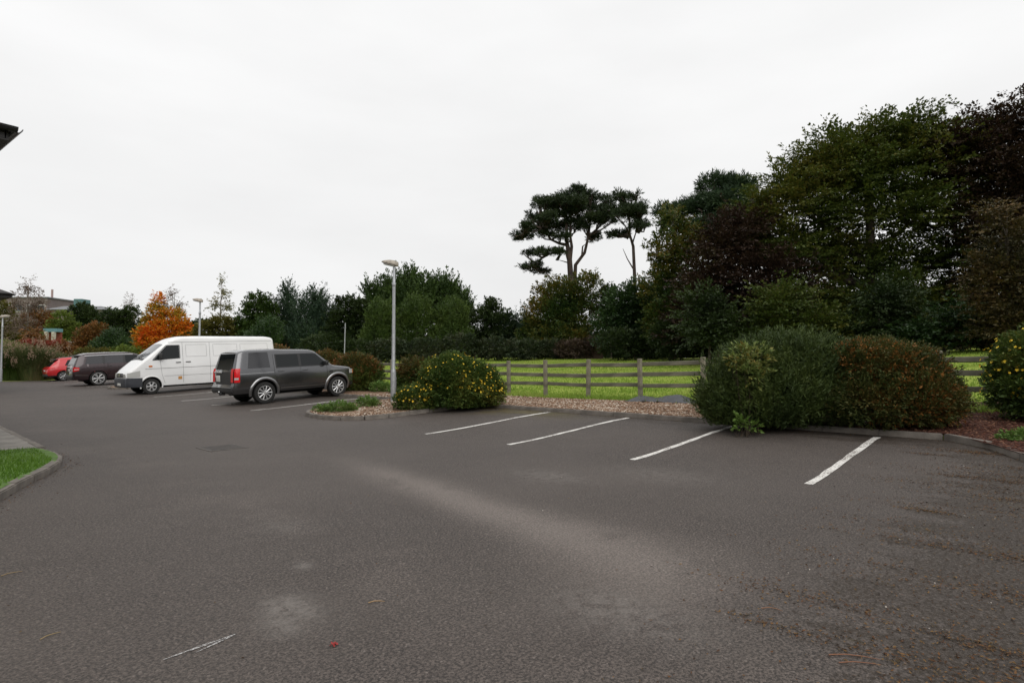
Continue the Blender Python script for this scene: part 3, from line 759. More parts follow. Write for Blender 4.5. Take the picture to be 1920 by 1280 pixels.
# eaves corner of the near wing and, further along, a wing that stands further forward
c1 = spot(31, 7.1); c2 = spot(27, 25.2)
wing('building', c1[0] - 12, c1[0] - .11, c1[1] + .11, c1[1] + 13, EYE + (680 - 239) * 7.1 / 1092, 'pale rendered building whose black gutter corner juts in above the lawn')
wing('building', c2[0] - 9, c2[0] - .11, c2[1] + .11, c2[1] + 12, EYE + (680 - 552) * 25.2 / 1092, 'low rendered wing with black gutter end beyond the footpath')
# far buildings
def far_block(name, px0, px1, y_top, d, depth, mat, label, bits):
    x, y = spot((px0 + px1) / 2, d); w = (px1 - px0) * d / 1092; h = EYE + (680 - y_top) * d / 1092
    root = empty(name, (x, y, .2), -HEAD, label, 'building')
    bits(root, w, h)
    return root
M['farwall'] = plain('far_brown_cladding', (.16, .13, .125), .8, var=.15, vscale=.4)
M['farroof'] = plain('far_slate', (.16, .165, .17), .8)
M['teal'] = plain('teal_cladding', (.07, .15, .15), .6)
M['brickred'] = plain('far_red_brick', (.22, .055, .035), .85, var=.2, vscale=2)
M['paleteal'] = plain('turquoise_fascia', (.12, .26, .30), .5)
def bits1(r, w, h):
    bm = bmesh.new(); add_box(bm, (0, 6, h / 2), (w, 12, h)); b_ = mesh_bm('wall', bm, M['farwall'], r)
    bm = bmesh.new(); add_box(bm, (0, 6, h + .12), (w + .5, 12.5, .25)); mesh_bm('parapet', bm, M['farroof'], r)
    for k in range(6):
        bm = bmesh.new(); add_box(bm, (-w / 2 + (k + .5) * w / 6, -.02, h - 2.2), (w / 9, .1, 1.5)); q_ = mesh_bm('window', bm, M['whitepvc'], r)
        bm = bmesh.new(); add_box(bm, (-w / 2 + (k + .5) * w / 6, -.05, h - 2.2), (w / 9 - .2, .1, 1.3)); mesh_bm('pane', bm, M['darkglass'], q_)
    bm = bmesh.new(); add_box(bm, (w / 2 - .6, 2, h + 1.0), (.3, .3, 2.2)); mesh_bm('flue', bm, plain('pinkish_flue', (.35, .25, .24), .6), r)
far_block('office_block', -40, 86, 560, 125, 12, None, 'brown flat roofed office block rising behind the bare tree', bits1)
def bits2(r, w, h):
    bm = bmesh.new(); add_box(bm, (0, 5, (h - 1.2) / 2), (w, 10, h - 1.2)); mesh_bm('wall', bm, M['farwall'], r)
    e = h - 1.2
    prism('roof', [(-w / 2 - .4, -.5, e), (w / 2 + .4, -.5, e - .0), (w / 2 + .4, 10.5, e), (-w / 2 - .4, 10.5, e), (-w / 2 - .4, 5, e + 1.2), (w / 2 - 4, 5, e + 1.2)], [(0, 1, 5, 4), (1, 2, 5), (2, 3, 4, 5), (3, 0, 4), (0, 3, 2, 1)], M['farroof'], r)
    bm = bmesh.new(); add_box(bm, (-w / 2 + w * .36, 4, h + .3), (w * .15, 2.5, 2.0)); mesh_bm('plant_room', bm, M['teal'], r)
far_block('pitched_roof_hall', 86, 192, 571, 118, 12, None, 'long low hall with grey roof and teal box on its ridge', bits2)
def bits3(r, w, h):
    bm = bmesh.new(); add_box(bm, (0, .4, h - .18), (w, .8, .36)); mesh_bm('canopy', bm, M['paleteal'], r)
    for s in (-1, 1):
        bm = bmesh.new(); add_box(bm, (s * (w / 2 - .35), 0, (h - .36) / 2 - .1), (.28, .28, h - .16)); mesh_bm('pillar', bm, M['render'], r)
    bm = bmesh.new(); add_box(bm, (0, .7, (h - .36) / 2 - .1), (w - .1, .2, h - .16)); mesh_bm('back_wall', bm, M['brickred'], r)
far_block('entrance_canopy', 80, 106, 619, 62, 3, None, 'small shelter with turquoise flat canopy on pale pillars', bits3)

# ------------------------------------------------------------------ vehicles
def paint(name, col, metal=.0, rough=.32, dirt=.15):
    m = plain(name, col, rough, metal=metal, coat=.8, var=dirt, vscale=1.3)
    return m
M['glass'] = plain('car_glass', (.010, .012, .013), .04, spec=.30)
M['glass_tint'] = plain('tinted_car_glass', (.020, .020, .023), .10, spec=.7)
M['trim'] = plain('black_trim', (.016, .016, .017), .55)
M['under'] = plain('underbody', (.008, .008, .008), .9)
M['rubber'] = plain('tyre_rubber', (.014, .0135, .013), .85, bump=.3, bscale=60)
M['alloy'] = plain('alloy_wheel', (.55, .55, .55), .35, metal=.7)
M['well'] = plain('dark_wheel_metal', (.035, .035, .036), .6, metal=.3)  # one even dark metal for the wheel disc and barrel
M['chrome'] = plain('chrome', (.6, .6, .6), .15, metal=1)
M['redlens'] = plain('red_lens', (.58, .008, .012), .2, spec=.35)
M['amber'] = plain('amber_lens', (.55, .15, .02), .2)
M['clearlens'] = plain('clear_lens', (.42, .42, .40), .08, spec=.8)
M['plate'] = plain('number_plate', (.55, .55, .52), .5)
M['suv_paint'] = paint('charcoal_metallic', (.115, .115, .12), .92, .24, .04)
M['suv_flare'] = paint('grey_sheen_paint', (.24, .24, .245), .85, .32, .04)  # lighter than the body: arch sheen and crease highlight put into the paint
M['van_paint'] = paint('white_van_paint', (.76, .76, .755), 0, .3, .05)
M['rr_paint'] = paint('aubergine_metallic', (.030, .015, .018), .35)
M['rr_roof'] = paint('silver_roof', (.36, .35, .34), .3)
M['red_paint'] = paint('bright_red_paint', (.50, .014, .018), 0)
M['bumper_grey'] = plain('grey_bumper_plastic', (.035, .038, .045), .6, var=.1)
M['seam'] = plain('panel_gap', (.012, .012, .012), .9)
M['seam_w'] = plain('white_panel_gap', (.20, .20, .20), .9)

class Car:
    def __init__(s, L, top, rear, front, wid, sill, arches, rs=.10, crown=.03, cr=(.10, .16), crw=(.35, .6), clad=None):
        s.L = L; s.sill = sill; s.arches = arches; s.rs = rs; s.crown = crown; s.cr = cr; s.crw = crw; s.clad = clad
        X = np.linspace(0, L, 900); Z = np.interp(X, *zip(*top))
        k = 25; ker = np.hanning(k); ker /= ker.sum()
        Zp = np.concatenate([np.full(k, Z[0]), Z, np.full(k, Z[-1])])
        s.tx = X; s.tz = np.convolve(Zp, ker, 'same')[k:-k]
        s.rear = rear; s.front = front; s.wid = wid
    def zt(s, X): return float(np.interp(X, s.tx, s.tz))
    def w(s, X, z):
        w = float(np.interp(z, *zip(*s.wid)))
        p = 1.0
        if X < s.crw[0]: p -= s.cr[0] * (1 - math.sqrt(max(0, 1 - (1 - X / s.crw[0]) ** 2)))
        q = s.L - X
        if q < s.crw[1]: p -= s.cr[1] * (1 - math.sqrt(max(0, 1 - (1 - q / s.crw[1]) ** 2)))
        return w * p
    def mp(s, X, z, side=1, off=0.0):
        x = X + float(np.interp(z, *zip(*s.rear))) * float(1 - ss(0, .9, X)) - float(np.interp(z, *zip(*s.front))) * float(ss(s.L - .7, s.L, X))
        return (x - s.L / 2, side * (s.w(X, z) + off), z)
    def cols(s):
        c = [0, .02, .06, .12, .2, .3, .42, .6]
        c += list(np.arange(.8, s.L - .7, .12)) + [s.L - q for q in (.6, .5, .4, .3, .22, .15, .1, .06, .03, .01, 0)]
        out = [(x, None) for x in c if not any(abs(x - a[0]) <= a[2] + .03 for a in s.arches)]
        for xc, zc, R in s.arches:
            out += [(xc - R - .001, 'S'), (xc + R + .001, 'S')]
            for ph in np.linspace(180, 0, 15): out.append((xc + R * math.cos(math.radians(ph)), zc + R * math.sin(math.radians(ph))))
        return sorted(out, key=lambda q: q[0])
    def section(s, X, zb):
        zt = s.zt(X); rs = min(s.rs, max(.02, (zt - zb) * .4)); P = []
        zs = zt - rs; nz = 12
        for k in range(nz + 1):
            z = zb + (zs - zb) * k / nz; P.append((s.w(X, z), z))
        ws = s.w(X, zs)
        for ph in (22, 45, 68, 90):
            a = math.radians(ph); P.append((ws - rs * 1.25 * (1 - math.cos(a)), zs + rs * math.sin(a)))
        yt = ws - rs * 1.25
        for f in (.75, .4, 0): P.append((yt * f, zt + s.crown * (1 - f * f)))
        return P
    def body(s, parent, mats, bottom_mi=1):
        bm = bmesh.new(); rings = []
        for X, zb in s.cols():
            zb = s.sill if zb in (None, 'S') else max(zb, s.sill)
            P = s.section(X, zb); n = len(P)
            ring = []
            for (y, z) in P: ring.append(bm.verts.new((s.mp(X, z)[0], -y, z)))
            for (y, z) in P[-2::-1]: ring.append(bm.verts.new((s.mp(X, z)[0], y, z)))
            rings.append(ring)
        k = len(rings[0])
        for r1, r2 in zip(rings, rings[1:]):
            for i in range(k):
                j = (i + 1) % k
                f = bm.faces.new((r1[i], r2[i], r2[j], r1[j]))
                if i == k - 1: f.material_index = bottom_mi
                elif s.clad and max(v.co.z for v in f.verts) < s.clad: f.material_index = 1
        for r in (rings[0], rings[-1]):
            h = k // 2
            for i in range(h):
                a, b, c, d = r[i], r[i + 1], r[k - 2 - i], r[k - 1 - i]
                vs_ = []
                for v in (a, b, c, d):
                    if v not in vs_: vs_.append(v)
                if len(vs_) > 2:
                    try:
                        f = bm.faces.new(vs_)
                        if s.clad and max(v.co.z for v in vs_) < s.clad: f.material_index = 1
                    except ValueError: pass
        bmesh.ops.recalc_face_normals(bm, faces=bm.faces[:])
        return mesh_bm('body', bm, mats, parent, 38)
    # --- patches that follow the skin
    def side(s, name, lo, hi, side, mat, parent, off=.006, nx=10, nz=5, x0=None, x1=None):
        """lo / hi: lists of (X, z) lower and upper edge"""
        x0 = lo[0][0] if x0 is None else x0; x1 = lo[-1][0] if x1 is None else x1
        V = []
        for i in range(nx + 1):
            X = x0 + (x1 - x0) * i / nx
            a = float(np.interp(X, *zip(*lo))); b = max(a + .001, float(np.interp(X, *zip(*hi))))
            for j in range(nz + 1): V.append(s.mp(X, a + (b - a) * j / nz, side, off))
        Fq = [(i * (nz + 1) + j, (i + 1) * (nz + 1) + j, (i + 1) * (nz + 1) + j + 1, i * (nz + 1) + j + 1) for i in range(nx) for j in range(nz)]
        if side > 0: Fq = [f[::-1] for f in Fq]
        return mesh_np(name, np.array(V), np.array(Fq), mat, parent, True)
    def quad_side(s, name, c, side, mat, parent, off=.006, nx=8, nz=5):
        """bilinear patch through 4 corners (X,z): rear-low, front-low, front-high, rear-high"""
        V = []
        c = [np.array(q, float) for q in c]
        for i in range(nx + 1):
            for j in range(nz + 1):
                u, t = i / nx, j / nz
                q = (1 - u) * (1 - t) * c[0] + u * (1 - t) * c[1] + u * t * c[2] + (1 - u) * t * c[3]
                V.append(s.mp(q[0], q[1], side, off))
        Fq = [(i * (nz + 1) + j, (i + 1) * (nz + 1) + j, (i + 1) * (nz + 1) + j + 1, i * (nz + 1) + j + 1) for i in range(nx) for j in range(nz)]
        if side > 0: Fq = [f[::-1] for f in Fq]
        return mesh_np(name, np.array(V), np.array(Fq), mat, parent, True)
    def top(s, name, x0, x1, inset, mat, parent, off=.006, nx=10, ny=8):
        V = []
        for i in range(nx + 1):
            X = x0 + (x1 - x0) * i / nx; zt = s.zt(X); yt = s.w(X, zt - s.rs) - s.rs * 1.25
            dz = (s.zt(X + .02) - s.zt(X - .02)) / .04; nl = math.hypot(1, dz)
            for j in range(ny + 1):
                y = (yt - inset) * (2 * j / ny - 1)
                p = s.mp(X, zt)
                V.append((p[0] - off * dz / nl, y, zt + s.crown * (1 - (y / yt) ** 2) + off / nl))
        Fq = [(i * (ny + 1) + j, (i + 1) * (ny + 1) + j, (i + 1) * (ny + 1) + j + 1, i * (ny + 1) + j + 1) for i in range(nx) for j in range(ny)]
        return mesh_np(name, np.array(V), np.array(Fq), mat, parent, True)
    def end(s, name, y0, y1, z0, z1, mat, parent, rear=True, off=.008, nz=6, ny=4, tap=1.0):
        V = []
        for i in range(nz + 1):
            z = z0 + (z1 - z0) * i / nz; f = 1 + (tap - 1) * i / nz
            x = s.mp(0 if rear else s.L, z)[0] + (-off if rear else off)
            for j in range(ny + 1): V.append((x, (y0 + (y1 - y0) * j / ny) * f, z))
        Fq = [(i * (ny + 1) + j, (i + 1) * (ny + 1) + j, (i + 1) * (ny + 1) + j + 1, i * (ny + 1) + j + 1) for i in range(nz) for j in range(ny)]
        if not rear: Fq = [f[::-1] for f in Fq]
        return mesh_np(name, np.array(V), np.array(Fq), mat, parent, True)
    def seam(s, name, pts, side, mat, parent, w=.008, off=.004):
        V = []
        for X, z in pts:
            pass
        P = [np.array(p, float) for p in pts]; Q = []
        for a, b in zip(P, P[1:]):
            for t in np.linspace(0, 1, 8, endpoint=False): Q.append(a + (b - a) * t)
        Q.append(P[-1])
        for i, q in enumerate(Q):
            t = Q[min(i + 1, len(Q) - 1)] - Q[max(0, i - 1)]; t = t / (np.linalg.norm(t) + 1e-9); n = np.array([-t[1], t[0]]) * w / 2
            V += [s.mp(*(q + n), side, off), s.mp(*(q - n), side, off)]
        Fq = [(2 * i, 2 * i + 1, 2 * i + 3, 2 * i + 2) for i in range(len(Q) - 1)]
        return mesh_np(name, np.array(V), np.array(Fq), mat, parent, True)

def wheel(parent, x, y, R, rim_r, wd, side, spokes, style):
    """wheel hub > tyre, rim"""
    bm = bmesh.new()
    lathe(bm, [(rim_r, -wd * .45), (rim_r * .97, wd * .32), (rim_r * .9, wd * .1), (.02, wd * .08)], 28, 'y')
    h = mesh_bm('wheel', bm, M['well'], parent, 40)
    h.location = (x, y, R); h.scale = (1, side, 1)
    bm = bmesh.new()
    lathe(bm, [(rim_r * .96, -wd * .5), (R * .93, -wd * .52), (R, -wd * .36), (R, wd * .36), (R * .975, wd * .47), (R * .90, wd * .52), (rim_r * 1.04, wd * .50), (rim_r * .97, wd * .42)], 36, 'y')
    bmesh.ops.recalc_face_normals(bm, faces=bm.faces[:]); mesh_bm('tyre', bm, M['rubber'], h, 40)
    bm = bmesh.new()
    rg = lathe(bm, [(rim_r * .99, wd * .40), (rim_r * 1.0, wd * .46), (rim_r * .92, wd * .46), (rim_r * .90, wd * .36)], 32, 'y')
    if style == 'cap':            # hub cap with round holes between wide arms
        for k in range(6):
            a = 2 * math.pi * k / 6; am = .30
            prof = [(rim_r * .18, am * 1.7), (rim_r * .45, am * .75), (rim_r * .70, am * .62), (rim_r * .93, am * 1.25)]
            pr = None
            for r, hw in prof:
                yy = wd * (.52 if r < rim_r * .6 else .47)
                c = [bm.verts.new((r * math.cos(a - hw), yy, r * math.sin(a - hw))), bm.verts.new((r * math.cos(a), yy + .006, r * math.sin(a))), bm.verts.new((r * math.cos(a + hw), yy, r * math.sin(a + hw)))]
                if pr: bm.faces.new((pr[0], pr[1], c[1], c[0])); bm.faces.new((pr[1], pr[2], c[2], c[1]))
                pr = c
        lathe(bm, [(rim_r * .34, wd * .50), (rim_r * .26, wd * .56), (.002, wd * .57)], 20, 'y')
    else:
        for k in range(spokes):
            for dlt in ((0,) if style == 'single' else (-.16, .16)):
                a = 2 * math.pi * k / spokes; hw = rim_r * (.070 if style == 'single' else .062)
                a2 = a + dlt * (1.25 if style != 'single' else 1)
                q = []
                for r, an, yy, s_ in ((rim_r * .12, a + dlt * .2, wd * .44, 1.0), (rim_r * .55, a + dlt * .7, wd * .45, 1.0), (rim_r * .95, a2, wd * .43, 1.25)):
                    c = Vector((r * math.cos(an), yy, r * math.sin(an))); n_ = Vector((-math.sin(an), 0, math.cos(an))) * hw * s_
                    q.append((bm.verts.new(c - n_), bm.verts.new(c + Vector((0, wd * .06, 0))), bm.verts.new(c + n_)))
                for u, v in zip(q, q[1:]): bm.faces.new((u[0], u[1], v[1], v[0])); bm.faces.new((u[1], u[2], v[2], v[1]))
        lathe(bm, [(rim_r * .2, wd * .42), (rim_r * .17, wd * .52), (.002, wd * .53)], 16, 'y')
    bmesh.ops.recalc_face_normals(bm, faces=bm.faces[:]); mesh_bm('rim', bm, M['alloy'], h, 30)
    return h
def ring_flare(car, parent, arch, side, mat, wdt=.085, off=.028):
    xc, zc, R = arch; V = []; n = 22
    for i in range(n + 1):
        ph = math.radians(192 - 204 * i / n)
        for r, o in ((R - .012, .0), (R - .008, off), (R + wdt * .6, off), (R + wdt, .0)):
            X, z = xc + r * math.cos(ph), zc + r * math.sin(ph)
            p = car.mp(X, max(z, .28), side, o); V.append((p[0], p[1], z))
    Fq = [(4 * i + j, 4 * i + 4 + j, 4 * i + 5 + j, 4 * i + 1 + j) for i in range(n) for j in range(3)]
    if side < 0: Fq = [f[::-1] for f in Fq]
    return mesh_np('wheel_arch', np.array(V), np.array(Fq), mat, parent, True)
def box_part(name, c, s, mat, parent, bev=.01, rot=None, seg=2):
    bm = bmesh.new(); add_box(bm, c, s, bev, rot, 0, seg); return mesh_bm(name, bm, mat, parent, 50)
def handle(car, X, z, side, mat, parent, ln=.2):
    p = car.mp(X, z, side, .018); return box_part('door_handle', p, (ln, .03, .035), mat, parent, .012)
def mirror(car, X, z, side, mat, parent, s=(.12, .24, .17)):
    p = car.mp(X, z, side, .14); o = box_part('mirror', p, s, mat, parent, .045, None, 3)
    q = car.mp(X, z - .05, side, .02); box_part('stalk', ((p[0] + q[0]) / 2, (p[1] + q[1]) / 2, z - .06), (.05, .14, .04), mat, o, .01)
    return o

def axle_pose(root, cx, cy, wb, head):
    """stand the vehicle on its wheels: height and pitch from the asphalt under both axles"""
    x0, x1 = cx - wb / 2, cx + wb / 2
    z0, z1 = float(Ta(x0, cy)), float(Ta(x1, cy))
    pit = math.atan2(z1 - z0, wb)
    root.location = (cx, cy, (z0 + z1) / 2)
    root.rotation_euler = (0, -pit if head > 0 else pit, 0 if head > 0 else math.pi)

# ---- charcoal boxy 4x4
def make_suv():
    root = empty('suv', (0, 0, 0), 0, 'charcoal grey boxy off road estate with red rear lights parked nose to shrubs', 'car')
    L = 4.74; ar = [(1.06, .39, .46), (3.905, .39, .46)]
    c = Car(L, [(0, 1.80), (.12, 1.855), (.4, 1.88), (1.6, 1.885), (1.8, 1.865), (2.85, 1.825), (3.05, 1.765), (3.66, 1.25), (3.74, 1.20), (4.42, 1.10), (4.60, 1.05), (4.69, .98), (4.74, .90)],
            [(.3, .02), (.45, -.02), (.64, -.03), (.68, .03), (1.15, .05), (1.80, .24)], [(.3, .06), (.5, 0), (.9, .0)],
            [(.3, .86), (.42, .90), (.55, .935), (.8, .95), (1.05, .945), (1.2, .925), (1.78, .775), (1.9, .74)], .40, ar, rs=.085, crown=.025, cr=(.09, .36), crw=(.3, .62), clad=.50)
    c.body(root, [M['suv_paint'], M['trim']])
    for sd_ in (-1, 1):
        for a in ar: ring_flare(c, root, a, sd_, M['suv_flare'])
        c.side('window_surround', [(1.485, 1.215), (3.56, 1.215)], [(1.485, 1.705), (2.98, 1.695), (3.02, 1.685), (3.56, 1.22)], sd_, M['trim'], root, off=.003, nx=24) if L < 4.8 else None
        c.quad_side('quarter_window', [(.46, 1.25), (1.28, 1.25), (1.25, 1.795), (.50, 1.785)], sd_, M['glass_tint'], root)
        c.side('rear_door_window', [(1.53, 1.25), (2.35, 1.25)], [(1.53, 1.68), (2.35, 1.68)], sd_, M['glass'], root)
        c.quad_side('front_door_window', [(2.44, 1.25), (3.50, 1.25), (3.06, 1.665), (2.44, 1.68)], sd_, M['glass'], root)
        c.side('door_pillar', [(2.345, 1.245), (2.445, 1.245)], [(2.345, 1.69), (2.445, 1.69)], sd_, M['trim'], root, off=.008, nx=2)
        c.seam('window_trim', [(1.50, 1.235), (3.55, 1.235)], sd_, M['trim'], root, .03, .007)
        c.seam('door_gap', [(1.42, 1.72), (1.42, .98), (1.5, .86), (1.56, .46)], sd_, M['seam'], root)
        c.seam('door_gap', [(2.40, 1.23), (2.40, .46)], sd_, M['seam'], root)
        c.seam('door_gap', [(3.46, 1.23), (3.46, .46)], sd_, M['seam'], root)
        c.seam('crease_highlight', [(.18, 1.075), (1.40, 1.08)], sd_, M['suv_flare'], root, .03, .006)  # highlight along the belt crease painted as a lighter strip
        c.seam('sill_strip', [(1.62, .505), (3.36, .505)], sd_, M['chrome'], root, .03, .012)
        c.seam('crease_highlight', [(3.6, 1.065), (4.6, 1.01)], sd_, M['suv_flare'], root, .022, .006)  # same painted highlight on the front wing crease
        handle(c, 1.66, 1.10, sd_, M['suv_paint'], root); handle(c, 2.58, 1.10, sd_, M['suv_paint'], root)
        mirror(c, 3.36, 1.31, sd_, M['trim'], root)
        t = c.side('tail_light', [(.0, .80), (.165, .80)], [(.0, 1.265), (.165, 1.265)], sd_, M['redlens'], root, off=.022, nx=4, nz=6)
        c.end('rear_lens', sd_ * .66, sd_ * .855, .80, 1.265, M['redlens'], t, True, .024)
        c.side('reverse_lens', [(.0, .885), (.12, .885)], [(.0, .96), (.12, .96)], sd_, M['clearlens'], t, off=.028, nx=3, nz=2)
        c.side('headlight', [(4.42, .86), (4.72, .86)], [(4.42, 1.02), (4.72, 1.0)], sd_, M['clearlens'], root, off=.01)
        c.side('indicator', [(4.62, .84), (4.69, .84)], [(4.62, 1.0), (4.69, .98)], sd_, M['amber'], root, off=.016, nx=3)
        c.side('vent', [(3.56, .93), (3.70, .93)], [(3.56, 1.0), (3.70, 1.0)], sd_, M['trim'], root, off=.008, nx=2)
        for a in ar: wheel(root, a[0] - L / 2, sd_ * .815, .378, .255, .25, sd_, 10, 'single')
    c.end('rear_window', -.66, .66, 1.23, 1.765, M['glass'], root, True, .010, tap=.93)
    c.end('tailgate_panel', -.62, .62, .70, 1.16, M['trim'], root, True, .006)
    c.top('windscreen', 3.08, 3.66, .03, M['glass'], root)
    box_part('rear_bumper', (-L / 2 + .02, 0, .53), (.16, 1.70, .20), M['trim'], root, .05, None, 3)
    box_part('bumper_strip', (-L / 2 - .055, 0, .625), (.04, 1.62, .018), M['suv_flare'], root, .005)
    box_part('number_plate', (-L / 2 + .018, .40, .92), (.012, .34, .22), M['plate'], root, .003)
    box_part('tailgate_handle', (-L / 2 + .02, .40, 1.13), (.04, .62, .05), M['chrome'], root, .012)
    tb = box_part('tow_bar', (-L / 2 - .02, 0, .40), (.2, .09, .09), M['trim'], root, .02)
    bm = bmesh.new(); bmesh.ops.create_uvsphere(bm, u_segments=12, v_segments=8, radius=.035, matrix=Matrix.Translation((-L / 2 - .12, 0, .47))); mesh_bm('tow_ball', bm, M['chrome'], tb, 60)
    box_part('chassis', (0, 0, .36), (3.9, 1.15, .16), M['under'], root, .03)
    box_part('grille', (L / 2 - .005, 0, .88), (.03, 1.1, .16), M['trim'], root, .01)
    box_part('seat', (.55, -.38, 1.18), (.14, .46, .5), M['trim'], root, .05)
    axle_pose(root, 9.32 - 1.06 + L / 2, 20.98, 2.845, 1)
    return root
make_suv()

# ---- aubergine luxury estate
def make_rr():
    root = empty('suv', (0, 0, 0), 0, 'dark aubergine luxury off road estate with silver roof beside the white van', 'car')
    L = 5.0; ar = [(1.16, .40, .455), (4.08, .40, .455)]
    c = Car(L, [(0, 1.68), (.1, 1.75), (.3, 1.80), (.7, 1.83), (1.8, 1.85), (2.8, 1.82), (3.15, 1.74), (3.95, 1.23), (4.05, 1.19), (4.6, 1.10), (4.85, 1.0), (5.0, .82)],
            [(.3, .08), (.45, .0), (.7, -.02), (.78, .0), (1.05, .03), (1.18, .08), (1.68, .30)], [(.3, .08), (.5, 0), (.9, .0)],
            [(.3, .88), (.42, .92), (.6, .97), (.85, .985), (1.1, .975), (1.2, .95), (1.7, .76), (1.85, .72)], .36, ar, rs=.10, crown=.03, cr=(.10, .18), crw=(.5, .7), clad=.46)
    c.body(root, [M['rr_paint'], M['trim']])
    c.top('roof_panel', .35, 3.1, -.02, M['rr_roof'], root, off=.008, nx=16)
    for sd_ in (-1, 1):
        c.side('window_surround', [(1.485, 1.215), (3.56, 1.215)], [(1.485, 1.705), (2.98, 1.695), (3.02, 1.685), (3.56, 1.22)], sd_, M['trim'], root, off=.003, nx=24) if L < 4.8 else None
        c.quad_side('quarter_window', [(.52, 1.24), (1.42, 1.24), (1.44, 1.70), (.62, 1.66)], sd_, M['glass_tint'], root)
        c.side('rear_door_window', [(1.52, 1.24), (2.42, 1.24)], [(1.52, 1.70), (2.42, 1.705)], sd_, M['glass_tint'], root)
        c.quad_side('front_door_window', [(2.52, 1.24), (3.72, 1.24), (3.12, 1.66), (2.52, 1.70)], sd_, M['glass'], root)
        for x in (1.41, 2.42): c.side('door_pillar', [(x, 1.235), (x + .12, 1.235)], [(x, 1.69), (x + .12, 1.69)], sd_, M['trim'], root, off=.009, nx=2)
        c.seam('door_gap', [(1.46, 1.23), (1.46, .95), (1.62, .75), (1.66, .44)], sd_, M['seam'], root); c.seam('door_gap', [(2.48, 1.23), (2.48, .44)], sd_, M['seam'], root); c.seam('door_gap', [(3.62, 1.2), (3.62, .44)], sd_, M['seam'], root)
        c.seam('roof_edge_strip', [(.42, 1.705), (1.8, 1.735), (2.95, 1.715)], sd_, M['chrome'], root, .03, .012)  # thin chrome strip following the roof edge
        c.seam('chrome_strip', [(.1, .64), (.68, .60)], sd_, M['chrome'], root, .02, .012)
        handle(c, 1.75, 1.1, sd_, M['rr_paint'], root); handle(c, 2.7, 1.1, sd_, M['rr_paint'], root)
        mirror(c, 3.55, 1.30, sd_, M['rr_paint'], root)
        t = c.side('tail_light', [(.0, .84), (.26, .90)], [(.0, 1.10), (.26, 1.06)], sd_, M['redlens'], root, off=.012, nx=5)
        c.end('rear_lens', sd_ * .74, sd_ * .88, .84, 1.10, M['redlens'], t, True, .014)
        c.side('clear_strip', [(.03, .93), (.24, .95)], [(.03, .99), (.24, .98)], sd_, M['clearlens'], t, off=.02, nx=3)
        c.side('headlight', [(4.62, .86), (4.9, .84)], [(4.62, 1.0), (4.9, .96)], sd_, M['clearlens'], root, off=.01)
        for a in ar: wheel(root, a[0] - L / 2, sd_ * .855, .405, .305, .26, sd_, 6, 'pair')
    c.end('rear_window', -.72, .72, 1.20, 1.60, M['glass'], root, True, .012, tap=.90)
    c.top('windscreen', 3.18, 3.93, .03, M['glass'], root)
    box_part('spoiler', (-L / 2 + .34, 0, 1.735), (.34, 1.36, .045), M['trim'], root, .02, Matrix.Rotation(-.12, 3, 'Y'))
    c.end('tailgate_trim', -.62, .62, 1.09, 1.145, M['chrome'], root, True, .014, nz=2)
    box_part('rear_bumper', (-L / 2 + .03, 0, .53), (.16, 1.74, .26), M['trim'], root, .06, None, 3)
    box_part('number_plate', (-L / 2 - .01, 0, .92), (.014, .50, .11), M['plate'], root, .003)
    box_part('chassis', (0, 0, .33), (4.0, 1.2, .16), M['under'], root, .03)
    axle_pose(root, 8.85 - 1.16 + L / 2, 40.9, 2.92, 1)
make_rr()

